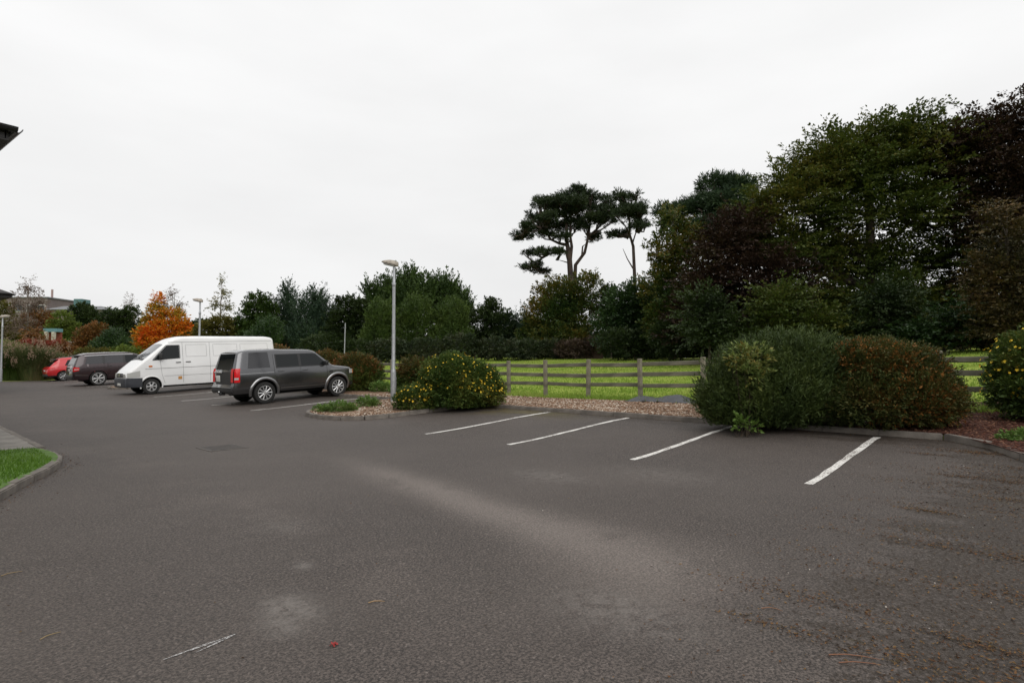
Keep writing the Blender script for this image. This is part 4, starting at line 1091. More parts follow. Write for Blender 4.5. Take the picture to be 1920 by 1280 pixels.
# ---- red hatchback
def make_red():
    root = empty('hatchback', (0, 0, 0), 0, 'bright red compact hatchback half hidden behind the aubergine estate', 'car')
    L = 4.35; ar = [(.86, .33, .39), (3.5, .33, .39)]
    c = Car(L, [(0, 1.30), (.15, 1.45), (.5, 1.52), (1.4, 1.57), (2.2, 1.54), (2.5, 1.47), (3.25, 1.06), (3.35, 1.02), (4.0, .93), (4.25, .82), (4.35, .7)],
            [(.25, .12), (.4, .02), (.6, -.02), (.85, .04), (.98, .16), (1.35, .52)], [(.3, .08), (.5, 0)],
            [(.25, .80), (.4, .86), (.6, .90), (.8, .895), (1.0, .86), (1.45, .64), (1.6, .6)], .30, ar, rs=.09, crown=.03, cr=(.14, .2), crw=(.6, .7), clad=.44)
    c.body(root, [M['red_paint'], M['trim']])
    for sd_ in (-1, 1):
        c.quad_side('rear_door_window', [(.95, 1.03), (1.85, 1.03), (1.85, 1.44), (1.15, 1.40)], sd_, M['glass'], root)
        c.quad_side('front_door_window', [(1.93, 1.03), (3.0, 1.03), (2.45, 1.40), (1.93, 1.44)], sd_, M['glass'], root)
        c.seam('door_gap', [(1.89, 1.02), (1.89, .4)], sd_, M['seam'], root); c.seam('door_gap', [(1.0, 1.0), (1.2, .7), (1.28, .42)], sd_, M['seam'], root)
        handle(c, 1.3, .93, sd_, M['red_paint'], root); handle(c, 2.1, .93, sd_, M['red_paint'], root); mirror(c, 2.85, 1.1, sd_, M['red_paint'], root, (.1, .2, .14))
        t = c.side('tail_light', [(.0, .80), (.34, .86)], [(.0, .96), (.34, .93)], sd_, M['redlens'], root, off=.012, nx=5)
        c.end('rear_lens', sd_ * .52, sd_ * .76, .81, .95, M['redlens'], t, True, .014)
        c.side('headlight', [(3.95, .70), (4.22, .66)], [(3.95, .83), (4.22, .78)], sd_, M['clearlens'], root, off=.01)
        for a in ar: wheel(root, a[0] - L / 2, sd_ * .775, .325, .225, .21, sd_, 7, 'single')
    c.end('rear_window', -.62, .62, 1.0, 1.34, M['glass'], root, True, .012, tap=.86)
    c.top('windscreen', 2.55, 3.22, .03, M['glass'], root)
    c.top('roof_panel', .45, 2.35, .0, M['trim'], root, off=.006)
    box_part('spoiler', (-L / 2 + .50, 0, 1.44), (.3, 1.2, .04), M['trim'], root, .015, Matrix.Rotation(-.1, 3, 'Y'))
    box_part('number_plate', (-L / 2 - .012, 0, .72), (.014, .50, .11), M['plate'], root, .003)
    box_part('rear_bumper', (-L / 2 + .05, 0, .40), (.16, 1.5, .18), M['trim'], root, .05, None, 3)
    box_part('chassis', (0, 0, .28), (3.5, 1.1, .12), M['under'], root, .03)
    axle_pose(root, 8.85 - .86 + L / 2, 49.7, 2.64, 1)
make_red()

# ---- white high roof van, nose out
def make_van():
    root = empty('van', (0, 0, 0), 0, 'long white high roof panel van with grey bumper parked nose out', 'van')
    L = 6.6; ar = [(1.65, .36, .42), (5.66, .36, .42)]
    c = Car(L, [(0, 2.40), (.06, 2.46), (.3, 2.50), (3.6, 2.54), (4.35, 2.53), (4.7, 2.45), (5.05, 2.25), (5.86, 1.58), (5.98, 1.49), (6.42, 1.12), (6.52, 1.02), (6.58, .93), (6.6, .86)],
            [(.3, .03), (.5, 0), (1.2, 0), (2.55, .08)], [(.25, .10), (.45, 0), (1.0, .0)],
            [(.3, .92), (.45, .945), (.8, .965), (1.2, .955), (1.5, .935), (2.1, .87), (2.3, .845), (2.65, .80)], .36, ar, rs=.12, crown=.04, cr=(.03, .17), crw=(.15, .75), clad=None)
    c.body(root, [M['van_paint'], M['under']])
    for sd_ in (-1, 1):
        c.quad_side('door_window', [(4.50, 1.58), (5.56, 1.52), (5.02, 2.13), (4.50, 2.14)], sd_, M['glass'], root, nx=10)
        c.seam('window_trim', [(4.48, 1.57), (5.60, 1.50)], sd_, M['trim'], root, .03, .009); c.seam('window_trim', [(5.60, 1.51), (5.04, 2.15)], sd_, M['trim'], root, .025, .009)
        c.seam('window_trim', [(4.48, 1.57), (4.48, 2.15), (5.04, 2.15)], sd_, M['trim'], root, .022, .009)
        c.seam('door_gap', [(4.36, 2.27), (4.36, .45)], sd_, M['seam_w'], root, .012); c.seam('door_gap', [(5.30, 1.5), (5.24, .85), (5.12, .45)], sd_, M['seam_w'], root, .010)
        c.seam('door_gap', [(3.18, 2.27), (3.18, .45)], sd_, M['seam_w'], root, .012)
        c.seam('roof_joint', [(.1, 2.29), (4.95, 2.29)], sd_, M['seam_w'], root, .016)
        for (a, b, z0, z1) in ((3.32, 4.22, 1.62, 2.17), (1.9, 3.02, 1.62, 2.17), (.35, 1.75, 1.62, 2.17)):
            c.seam('panel_swage', [(a, z0), (b, z0), (b, z1), (a, z1), (a, z0)], sd_, M['seam_w'], root, .010)
        c.seam('side_moulding', [(.2, 1.17), (5.9, 1.12)], sd_, M['seam_w'], root, .016, .007)
        c.seam('side_moulding', [(2.1, .78), (5.15, .78)], sd_, M['seam_w'], root, .010, .006)
        ring_flare(c, root, ar[0], sd_, M['van_paint'], .05, .02); ring_flare(c, root, ar[1], sd_, M['van_paint'], .05, .02)
        handle(c, 4.56, 1.37, sd_, M['trim'], root, .22); handle(c, 4.14, 1.38, sd_, M['trim'], root, .22)
        mirror(c, 5.30, 1.66, sd_, M['trim'], root, (.13, .2, .30))
        c.side('indicator', [(5.62, 1.20), (5.76, 1.20)], [(5.62, 1.27), (5.76, 1.27)], sd_, M['amber'], root, off=.014, nx=3)
        c.side('sticker', [(4.42, .60), (4.58, .60)], [(4.42, .73), (4.58, .73)], sd_, plain('orange_sticker', (.5, .24, .06), .5), root, off=.008, nx=2)
        hl = c.side('headlight', [(6.10, .80), (6.57, .78)], [(6.10, 1.06), (6.57, .96)], sd_, M['clearlens'], root, off=.014, nx=8)
        c.end('head_lens', sd_ * .48, sd_ * .76, .78, .93, M['clearlens'], hl, False, .016)
        c.side('side_bumper', [(6.02, .34), (6.6, .34)], [(6.02, .74), (6.6, .76)], sd_, M['bumper_grey'], root, off=.03, nx=8)
        for a in ar: wheel(root, a[0] - L / 2, sd_ * .825, .345, .215, .22, sd_, 6, 'cap')
    c.top('windscreen', 5.12, 5.84, .02, M['glass_pale'], root, off=.008)
    c.top('scuttle', 5.86, 5.97, .0, M['trim'], root, off=.006, nx=3)
    box_part('front_bumper', (L / 2 - .03, 0, .54), (.18, 1.62, .42), M['bumper_grey'], root, .06, None, 3)
    c.end('grille', -.47, .47, .78, .96, M['trim'], root, False, .014)
    for z in (.83, .90): box_part('grille_bar', (L / 2 + .03, 0, z), (.03, .9, .014), M['chrome'], root, .004)
    bm = bmesh.new(); bmesh.ops.create_circle(bm, cap_ends=True, segments=24, radius=.085); bmesh.ops.rotate(bm, verts=bm.verts, matrix=Matrix.Rotation(math.pi / 2, 3, 'Y'))
    bmesh.ops.translate(bm, verts=bm.verts, vec=(L / 2 + .05, 0, .885)); mesh_bm('badge', bm, M['chrome'], root)
    box_part('number_plate', (L / 2 + .066, 0, .47), (.012, .50, .11), M['plate'], root, .003)
    for y0, y1 in ((-.55, .15), (.05, .68)):
        p0 = Vector((5.90 - L / 2, y0, c.zt(5.88) + .05)); p1 = Vector((5.62 - L / 2, y1, c.zt(5.62) + .05))
        Tubes().add([p0, (p0 + p1) / 2 + Vector((0, 0, .012)), p1], [.016, .014, .010], 6).build('wiper', M['trim'], root)
    box_part('chassis', (0, 0, .34), (5.6, 1.2, .14), M['under'], root, .03)
    box_part('seat', (4.75 - L / 2, .42, 1.35), (.16, .5, .8), M['trim'], root, .06)
    axle_pose(root, 8.45 - .0 + 5.66 - L / 2, 30.15, 4.01, -1)
M['glass_pale'] = plain('windscreen_glass', (.10, .11, .12), .06, spec=.8)
make_van()

# ------------------------------------------------------------------ foliage
def unit(v): return v / (np.linalg.norm(v, axis=-1, keepdims=True) + 1e-9)
def leaf_quads(P, A, N_, L_, W_):
    """a folded diamond leaf at P along A, facing N"""
    S_ = unit(np.cross(A, N_)); U = np.cross(S_, A)
    l = L_[:, None]; w = W_[:, None]
    return np.stack([P, P + A * l * .45 + S_ * w * .5 + U * w * .14, P + A * l, P + A * l * .45 - S_ * w * .5 + U * w * .14], 1)
def rand_dirs(n, r, low=-1.0):
    z = r.uniform(low, 1, n); a = r.uniform(0, 2 * np.pi, n); q = np.sqrt(1 - z * z)
    return np.column_stack([q * np.cos(a), q * np.sin(a), z])
def lump(D, seed):
    """smooth pseudo-noise on directions"""
    r = np.random.default_rng(seed); v = np.zeros(len(D))
    for k in range(5):
        w = r.normal(0, 1, 3) * (1.6 + 1.2 * k); v += np.sin(D @ w + r.uniform(0, 6.28)) / (1.3 + k)
    return v / 2.2
STY = {  # spray length / width / flatness, outward, up, leaf aspect, shell thickness, raggedness, inner share
    'broad':   dict(ln=.9, lat=.85, flat=.6, out=.9, up=.2, asp=.62, sh=.14, rag=.20, inn=.15),
    'layer':   dict(ln=1.5, lat=.95, flat=.16, out=1.1, up=.05, asp=.60, sh=.22, rag=.20, inn=.10),
    'conifer': dict(ln=1.9, lat=.42, flat=.7, out=.55, up=1.0, asp=.34, sh=.12, rag=.22, inn=.15),
    'pine':    dict(ln=.8, lat=.9, flat=.55, out=.9, up=.35, asp=.20, sh=.26, rag=.18, inn=.15),
    'sparse':  dict(ln=1.2, lat=.7, flat=.7, out=.7, up=-.2, asp=.55, sh=.5, rag=.35, inn=.3),
    'bush':    dict(ln=1.1, lat=.8, flat=.9, out=.9, up=.4, asp=.48, sh=.09, rag=.20, inn=.15),
    'spike':   dict(ln=2.2, lat=.50, flat=1.0, out=.7, up=.9, asp=.20, sh=.10, rag=.24, inn=.12),
    'domed':   dict(ln=1.3, lat=.55, flat=1.0, out=.6, up=1.0, asp=.32, sh=.06, rag=.06, inn=.10),
}
def crown_arrays(lobes, style, leaf, cl_r, per, cover, seed, low=-.75):
    """lobes: (cx,cy,cz,rx,ry,rz) in local metres; every cluster is a spray that grows outwards"""
    st = STY[style]; r = np.random.default_rng(seed); VV = []; up = np.array([0, 0, 1.0])
    for li, (cx, cy, cz, rx, ry, rz) in enumerate(lobes):
        area = 4 * np.pi * ((((rx * ry) ** 1.6 + (rx * rz) ** 1.6 + (ry * rz) ** 1.6) / 3) ** (1 / 1.6))
        ncl = max(6, int(cover * area / (leaf * leaf * st['asp'] * .5 * per)))
        D = rand_dirs(ncl, r, low)
        rad = (1 + st['rag'] * lump(D, seed * 31 + li)) * (1 - np.abs(r.normal(0, st['sh'], ncl)))
        inn = r.random(ncl) < st['inn']; rad = np.where(inn, rad * r.uniform(.3, .85, ncl), rad)
        C = np.array([cx, cy, cz]) + D * np.array([rx, ry, rz]) * rad[:, None]
        stray = r.random(ncl) < (.07 if style in ('bush', 'spike', 'broad', 'layer') else 0); rad = np.where(stray, rad * r.uniform(1.04, 1.16, ncl), rad)
        C = np.array([cx, cy, cz]) + D * np.array([rx, ry, rz]) * rad[:, None]
        nn = unit(D / np.array([rx, ry, rz])); na = unit(D)
        if style == 'layer': na = na * np.array([1, 1, .35])
        ac = unit(na * st['out'] + up * st['up'] + r.normal(0, .22, (ncl, 3)))
        e1 = unit(np.cross(ac, up + r.normal(0, .05, (ncl, 3)))); e2 = np.cross(e1, ac)
        crr = cl_r * r.uniform(.55, 1.45, ncl)
        t = r.random((ncl, per)) ** .75
        g1 = np.clip(r.normal(0, .6, (ncl, per)), -1.2, 1.2); g2 = np.clip(r.normal(0, .6, (ncl, per)), -1.2, 1.2)
        wd = (1.15 - t) * st['lat'] * crr[:, None]
        P = C[:, None] + ac[:, None] * ((t - .55) * 2 * st['ln'] * crr[:, None])[..., None] + e1[:, None] * (g1 * wd)[..., None] + e2[:, None] * (g2 * wd * st['flat'])[..., None]
        A = unit(ac[:, None] + e1[:, None] * (g1 * .9)[..., None] + r.normal(0, .38, (ncl, per, 3)))
        Nn = unit(r.normal(0, .45, (ncl, per, 3)) + e2[:, None] + .35 * nn[:, None]) if style in ('broad', 'layer', 'sparse', 'bush') else unit(r.normal(0, 1, (ncl, per, 3)))
        ll = leaf * r.uniform(.6, 1.35, ncl * per)
        VV.append(leaf_quads(P.reshape(-1, 3), A.reshape(-1, 3), Nn.reshape(-1, 3), ll, ll * st['asp'] * r.uniform(.7, 1.25, ncl * per)))
    return np.concatenate(VV)
def build_crown(name, Q, mat, parent):
    n = len(Q); return mesh_np(name, Q.reshape(-1, 3), np.arange(4 * n).reshape(-1, 4), mat, parent)
TRI = 0
def px_lobes(lobes, px0, d, zbase, depth=.85, dr=.35, seed=0):
    """lobes given as photo columns/rows of a tree seen at distance d -> metres in the tree's own frame (x right of sight line, y away)"""
    k = d / 1092; r = np.random.default_rng(seed + 5); out = []
    for q in lobes:
        px, py, rx, rz = q[:4]; dy = q[4] if len(q) > 4 else r.uniform(-dr, dr) * rx * k
        out.append(((px - px0) * k, dy, EYE + (680 - py) * k - zbase, rx * k, max(.5, rx * k * depth), rz * k))
    return out
def trunk_tubes(tb, lobes, h0, tr, seed, wob=.25, limb=.38):
    """a tapered trunk with limbs that reach into the lobes"""
    r = np.random.default_rng(seed + 99)
    zs = [l[2] + l[5] * .35 for l in lobes]; top = max(zs); c = np.array([np.mean([l[0] for l in lobes]), np.mean([l[1] for l in lobes])]) * .35
    n = 7; pts = []
    for i in range(n):
        t = i / (n - 1); pts.append(np.array([c[0] * t + r.normal(0, wob * .15) * t, c[1] * t + r.normal(0, wob * .15) * t, -.3 + (top + .3) * t]))
    tb.add(pts, [tr * (1.25 if i == 0 else 1) * (1 - .80 * i / (n - 1)) for i in range(n)], 8)
    for l in lobes:
        e = np.array([l[0], l[1], l[2] + l[5] * .15]); zb = max(h0, min(top * .75, e[2] - np.hypot(e[0], e[1]) * .75)); t = zb / top
        s = np.array([c[0] * t, c[1] * t, zb]); m1 = s * .6 + e * .4 + np.array([0, 0, -.06 * np.linalg.norm(e - s)]) + r.normal(0, .1, 3)
        rr = tr * (1 - .75 * t) * limb * 1.5
        tb.add([s, m1, e], [rr, rr * .7, rr * .25], 6)
        for _ in range(3):
            dd = rand_dirs(1, r, -.2)[0] * np.array(l[3:6]) * .8; m2 = m1 * .4 + e * .6
            tb.add([m2, m2 + dd * .55 + r.normal(0, .08, 3), m2 + dd], [rr * .42, rr * .28, rr * .1], 5)
TREES = []
def tree(name, label, px0, d, lobes, mat, style='broad', leaf=.22, cl=.35, per=14, cover=2.2, tr=.22, bark='bark', seed=1, group=None, cat='tree', depth=.85, low=-.75, h0=1.0, dy=0, trunk=True, cname='crown', tname='trunk'):
    x, y = spot(px0, d); z = float(Tg(x, y))
    root = empty(name, (x, y, z), -HEAD, label, cat, group)
    lb = px_lobes(lobes, px0, d, z, depth, seed=seed)
    if trunk:
        tb = Tubes(); trunk_tubes(tb, lb, h0, tr, seed); tb.build(tname, M[bark], root)
    Q = crown_arrays(lb, style, leaf, cl, per, cover, seed, low)
    global TRI; TRI += 2 * len(Q)
    build_crown(cname, Q, mat, root)
    return root
G = lambda *a: leaf_mat(*a)
M['beech'] = leaf_mat('beech_leaves', [(.030, .050, .010), (.050, .075, .013), (.080, .098, .016), (.12, .105, .018)], .28, .25)
M['copper'] = leaf_mat('copper_beech_leaves', [(.017, .012, .008), (.029, .017, .011), (.042, .022, .013), (.046, .040, .015)], .22, .3)
M['autumn_g'] = leaf_mat('turning_leaves', [(.026, .055, .012), (.045, .075, .014), (.10, .10, .018), (.20, .12, .02)], .22, .28)
M['brownish'] = leaf_mat('browning_leaves', [(.03, .032, .012), (.055, .045, .016), (.09, .06, .02), (.13, .07, .02)], .2, .3)
M['shade_g'] = leaf_mat('dark_evergreen_leaves', [(.018, .032, .010), (.028, .046, .012), (.042, .062, .015)], .12, .4)
M['laurel'] = leaf_mat('laurel_leaves', [(.018, .042, .012), (.03, .062, .016), (.045, .085, .02)], .15, .4, .5, .4, .4)
M['dome'] = leaf_mat('golden_cypress_sprays', [(.032, .058, .012), (.05, .085, .014), (.075, .11, .018)], .1, .5)
M['cypress'] = leaf_mat('cypress_sprays', [(.022, .044, .010), (.036, .066, .012), (.055, .092, .016)], .12, .5)
M['spruce'] = leaf_mat('blue_green_spruce', [(.016, .034, .018), (.026, .050, .026), (.038, .065, .032)], .08, .5)
M['pine'] = leaf_mat('pine_needles', [(.018, .032, .013), (.030, .048, .018), (.046, .066, .022)], .1, .5)
M['pine2'] = leaf_mat('pine_needles_lighter', [(.020, .040, .018), (.032, .058, .024), (.045, .075, .028)], .1, .5)
M['maple'] = leaf_mat('orange_maple_leaves', [(.50, .075, .010), (.62, .14, .010), (.62, .25, .02), (.30, .24, .03), (.14, .15, .02)], .35, .38, .6)
M['maple_top'] = leaf_mat('red_maple_leaves', [(.30, .04, .012), (.36, .07, .012)], .3, .4)
M['birch'] = leaf_mat('yellowing_birch_leaves', [(.12, .13, .03), (.17, .16, .045), (.20, .15, .06)], .3, .6)
M['birchthin'] = leaf_mat('sparse_birch_leaves', [(.16, .12, .10), (.13, .09, .07), (.20, .15, .12)], .3, .6)
M['olive'] = leaf_mat('olive_leaves', [(.07, .07, .016), (.10, .095, .02), (.14, .115, .022)], .2, .4)
M['lime'] = leaf_mat('lime_green_leaves', [(.09, .14, .022), (.13, .18, .03), (.11, .13, .03)], .25, .5)
M['rust'] = leaf_mat('rust_leaves', [(.13, .055, .018), (.19, .08, .022), (.09, .07, .02)], .2, .5)
M['redleaf'] = leaf_mat('red_shrub_leaves', [(.18, .035, .022), (.24, .05, .03), (.12, .05, .025)], .2, .5)
M['bramble'] = leaf_mat('bramble_leaves', [(.02, .035, .014), (.035, .05, .02), (.05, .05, .024)], .12, .6)
M['brownscrub'] = leaf_mat('dead_brown_scrub', [(.05, .036, .024), (.075, .05, .034), (.04, .04, .022)], .12, .6)
TB = 'trees closing off the field'

# ---- big trees on the right
tree('beech_tree', 'huge spreading green beech towering over the shrubs with sky gaps between its layers', 1640, 40,
     [(1700, 300, 130, 75), (1590, 330, 110, 62), (1500, 400, 85, 55), (1640, 400, 120, 60), (1770, 380, 95, 70), (1470, 470, 70, 50), (1560, 480, 105, 55), (1680, 490, 115, 60), (1790, 480, 80, 65),
      (1500, 560, 95, 55), (1620, 580, 110, 55), (1740, 580, 100, 60), (1690, 252, 75, 30), (1610, 278, 80, 36), (1750, 275, 65, 36), (1540, 335, 60, 40), (1810, 570, 60, 60), (1430, 400, 50, 40), (1470, 345, 45, 32), (1440, 470, 60, 45), (1560, 290, 45, 25), (1480, 620, 90, 45), (1600, 630, 100, 42), (1720, 630, 90, 42), (1800, 625, 60, 40)],
     M['beech'], 'layer', .20, .95, 60, 1.45, .5, seed=11, group=TB, h0=4.5, low=-.6)
tree('copper_beech_tree', 'tall dark copper beech rising higher than the green beech beside it', 1900, 37,
     [(1890, 245, 80, 55), (1950, 235, 90, 60), (1850, 310, 75, 60), (1920, 350, 100, 70), (2010, 330, 120, 100), (1870, 420, 75, 70), (1950, 450, 110, 80), (1815, 258, 50, 35), (1900, 540, 100, 80), (2000, 520, 120, 120)],
     M['copper'], 'layer', .19, .85, 55, 1.5, .48, seed=12, group=TB, h0=4.5, low=-.6)
tree('copper_beech_tree', 'low dense dark purple beech at the left flank of the green beech', 1370, 38,
     [(1370, 470, 60, 55), (1400, 420, 45, 38), (1340, 540, 65, 60), (1420, 540, 80, 70), (1330, 600, 70, 55), (1420, 610, 90, 55)],
     M['copper'], 'layer', .18, .75, 50, 2.0, .32, seed=13, group=TB, h0=2, low=-.7)
tree('hornbeam_tree', 'brown and yellow turning tree with drooping sprays in front of the copper beech', 1895, 27,
     [(1880, 410, 28, 40), (1905, 470, 50, 55), (1880, 550, 55, 60), (1940, 540, 70, 80), (1895, 610, 60, 40), (1860, 500, 28, 45)],
     M['brownish'], 'layer', .14, .5, 30, 1.3, .16, seed=14, group=TB, h0=2, low=-.7)
tree('maple_tree', 'green maple turning yellow at its top between the pines and purple beech', 1262, 43,
     [(1262, 415, 28, 22), (1290, 440, 30, 22), (1250, 470, 35, 35), (1285, 500, 50, 45), (1250, 545, 45, 45), (1295, 570, 55, 55), (1255, 610, 55, 45)],
     M['autumn_g'], 'broad', .19, .6, 40, 2.0, .25, seed=15, group=TB, h0=2)
tree('pine_tree', 'broad dark pine crown showing behind the purple beech', 1350, 52,
     [(1345, 345, 30, 22), (1385, 350, 38, 24), (1320, 385, 40, 20), (1365, 390, 55, 28), (1285, 395, 30, 14), (1410, 400, 45, 35), (1250, 395, 22, 12), (1345, 430, 60, 25), (1265, 412, 24, 10), (1385, 450, 60, 40)],
     M['pine2'], 'pine', .34, .42, 16, 2.2, .34, 'pinebark', seed=16, group=TB, h0=6, low=-.4)
for i, (px, d, lb, mt, lab) in enumerate([
        (1330, 33, [(1310, 600, 40, 52), (1360, 625, 45, 34), (1335, 575, 25, 30)], 'shade_g', 'dark green undergrowth at the foot of the low purple beech'),
        (1500, 33, [(1450, 590, 45, 60), (1530, 618, 60, 42), (1490, 560, 30, 35)], 'beech', 'dark green sapling thicket at the left foot of the huge beech'),
        (1650, 32, [(1610, 625, 55, 36), (1690, 590, 50, 62), (1650, 560, 30, 30)], 'shade_g', 'deep shaded holly thicket under the middle of the beech'),
        (1770, 30, [(1735, 628, 40, 28), (1795, 610, 45, 42)], 'laurel', 'grey green laurel bush at the far side of the grass'),
        (1880, 29, [(1850, 620, 40, 30), (1900, 615, 50, 35), (1940, 610, 40, 40)], 'brownish', 'low browning scrub beneath the turning hornbeam')]):
    tree('understorey_shrub', lab, px, d, lb, M[mt], 'layer', .16, .6, 36, 2.4, .1, seed=30 + i, group='shrubs under the big trees', cat='shrub', h0=.3, cname='foliage', tname='stem', low=-1.0)

# ---- the two tall pines
def zc(x, y): return (940 + x / 3.555, 320 + y / 3.555)
def pine(label, px0, d, clumps, stems, seed, dead=()):
    x, y = spot(px0, d); z = float(Tg(x, y)); k = d / 1092
    root = empty('pine_tree', (x, y, z), -HEAD, label, 'tree', TB)
    r = np.random.default_rng(seed)
    conv = lambda q, dy=0: ((zc(*q[:2])[0] - px0) * k, dy, EYE + (680 - zc(*q[:2])[1]) * k - z)
    lb = []
    for q in clumps:
        c = conv(q, r.uniform(-2.6, 2.6)); RX, RZ = q[2] / 3.555 * k, q[3] / 3.555 * k; lb.append((*c, RX * .8, RX * .8, RZ * .72))
        for _ in range(6):
            a_ = r.uniform(0, 6.28); f_ = r.uniform(.28, .5); lb.append((c[0] + RX * .95 * math.cos(a_), c[1] + RX * .8 * math.sin(a_), c[2] + RZ * r.uniform(-.6, .8), RX * f_, RX * f_, RZ * f_ * 1.3))
    tb = Tubes()
    for st, r0, r1 in stems:
        P_ = [conv(q, q[2] if len(q) > 2 else 0) for q in st]; n = len(P_)
        tb.add(P_, [r0 + (r1 - r0) * i / (n - 1) for i in range(n)], 9)
    axis = [conv(q) for st, _, _ in stems for q in st]
    for l in lb:
        e = np.array(l[:3]); cand = [np.array(a) for a in axis if a[2] < e[2] + .6]
        s = min(cand, key=lambda a: np.linalg.norm(a - e)) if cand else np.array(axis[0])
        m_ = (s + e) / 2 + r.normal(0, .15, 3) - np.array([0, 0, .2])
        tb.add([s, m_, e], [.10, .07, .03], 6)
        for _ in range(3): tb.add([m_, e + r.normal(0, .5, 3) * np.array([l[3], l[4], l[5]])], [.05, .015], 5)
    for st in dead: P_ = [conv(q) for q in st]; tb.add(P_, [.08, .05, .02][:len(P_)], 6)
    tb.build('trunk', M['pinebark'], root)
    Q = crown_arrays(lb, 'pine', .30, .30, 16, 1.25, seed, -.6); global TRI; TRI += 2 * len(Q)
    build_crown('crown', Q, M['pine'], root)
pine('tall flat topped pine with a forked trunk and one low drooping limb', 1072, 60,
     [(330, 190, 105, 48), (500, 165, 105, 48), (640, 185, 100, 48), (420, 250, 105, 42), (250, 300, 70, 42), (150, 415, 70, 36), (230, 370, 60, 36), (310, 350, 70, 36), (590, 275, 105, 36), (540, 375, 48, 28), (640, 430, 48, 28), (690, 340, 62, 48), (215, 520, 55, 28), (320, 555, 70, 26), (190, 628, 64, 22), (265, 655, 50, 18), (390, 450, 48, 24), (410, 330, 80, 34), (290, 245, 60, 36), (460, 215, 70, 36), (570, 225, 70, 36), (360, 300, 60, 30), (500, 265, 60, 28), (660, 250, 60, 34), (300, 420, 50, 26), (470, 330, 50, 24), (180, 380, 45, 26), (610, 330, 55, 24)],
     [([(482, 1200), (474, 850), (455, 560), (440, 470), (436, 300)], .42, .12), ([(462, 580), (472, 500), (462, 420), (470, 280)], .2, .08), ([(486, 1150, .5), (490, 830, .5), (500, 620, .4), (560, 540, .2), (585, 430), (602, 300)], .26, .09),
      ([(452, 600), (430, 530), (385, 520), (310, 560), (200, 625)], .16, .04), ([(440, 490), (390, 480), (335, 455), (280, 385), (150, 415)], .18, .04), ([(448, 610), (380, 590)], .07, .02), ([(540, 560), (545, 500), (580, 470)], .1, .05)], 21)
pine('slender pine with a bare crooked trunk and one dead branch', 1190, 57,
     [(850, 190, 80, 46), (930, 250, 70, 48), (820, 300, 80, 40), (955, 340, 55, 26), (790, 395, 70, 30), (885, 395, 40, 20), (870, 270, 75, 48), (740, 250, 60, 40)],
     [([(900, 1200), (895, 770), (885, 500), (862, 420), (858, 250)], .21, .08), ([(880, 480), (905, 400), (930, 300)], .08, .03)], 22, [[(886, 655), (845, 585), (815, 515)]])
# ---- under the pines
tree('evergreen_oak_tree', 'bushy olive green tree wrapped round the base of the forked pine', 1060, 55,
     [(1050, 560, 45, 38), (1100, 550, 32, 36), (1030, 600, 45, 45), (1090, 610, 55, 50), (1010, 630, 35, 35), (1060, 640, 60, 30)], M['autumn_g'], 'broad', .20, .7, 40, 2.0, .2, seed=41, group=TB, h0=1.5)
tree('ivy_stump', 'dark rounded ivy covered stump standing left of the slender pine', 1143, 54, [(1142, 548, 12, 14), (1140, 590, 14, 35)], M['shade_g'], 'domed', .25, .25, 12, 2.4, .2, seed=42, cat='tree', h0=1, group=TB)
tree('sycamore_tree', 'round green leafy tree below the slender pine', 1175, 47,
     [(1165, 570, 32, 30), (1200, 565, 35, 35), (1150, 615, 35, 38), (1195, 620, 50, 42), (1235, 600, 35, 45)], M['laurel'], 'broad', .18, .6, 36, 2.2, .2, seed=43, group=TB, h0=1.5)
# ---- row behind the field, left of the pines (px, d, lobes, material, style, leaf, label)
rows = [
    (985, 60, [(985, 615, 14, 25), (965, 632, 30, 30), (1000, 640, 28, 26)], 'spruce', 'conifer', .26, 'small pointed spruce in the dip before the forked pine'),
    (920, 60, [(920, 585, 20, 24), (905, 610, 28, 35), (940, 620, 30, 35), (920, 645, 42, 28)], 'shade_g', 'broad', .24, 'dark leafy tree right of the cypress mass'),
    (790, 66, [(768, 530, 16, 22), (735, 550, 26, 28), (800, 545, 28, 28), (838, 550, 24, 26), (705, 560, 18, 24), (770, 570, 60, 40), (850, 590, 35, 45), (720, 600, 40, 45), (865, 575, 18, 25), (690, 548, 8, 18)], 'cypress', 'conifer', .40, 'tallest dark cypress mass with feathery spires behind the lamp post'),
    (780, 58, [(780, 590, 28, 32), (780, 635, 36, 40)], 'dome', 'domed', .26, 'smooth domed cypress just right of the lamp post'),
    (848, 58, [(848, 598, 28, 32), (848, 640, 36, 36)], 'dome', 'domed', .26, 'smooth domed cypress second from the lamp post'),
    (712, 57, [(715, 600, 26, 32), (712, 640, 34, 36)], 'dome', 'domed', .26, 'broad domed cypress just left of the lamp post'),
    (655, 62, [(655, 580, 28, 25), (680, 600, 30, 38), (640, 620, 34, 40), (670, 640, 45, 30)], 'shade_g', 'broad', .26, 'dark brownish green tree behind the thin pole'),
    (600, 64, [(592, 562, 12, 18), (580, 590, 25, 30), (610, 600, 28, 32), (595, 635, 45, 32)], 'spruce', 'conifer', .28, 'dark spruce with a twin tip behind the charcoal estate'),
    (538, 66, [(538, 548, 7, 16), (538, 570, 13, 20), (538, 598, 20, 26), (540, 630, 30, 30)], 'spruce', 'conifer', .28, 'narrow pointed spruce spire above the van'),
    (482, 64, [(482, 575, 26, 26), (465, 600, 22, 26), (500, 598, 24, 30), (482, 625, 40, 28)], 'cypress', 'broad', .26, 'rounded bright topped green tree above the van roof'),
    (505, 58, [(505, 625, 22, 24), (490, 640, 24, 18)], 'laurel', 'domed', .24, 'small pale green domed bush in front of the rounded tree'),
]
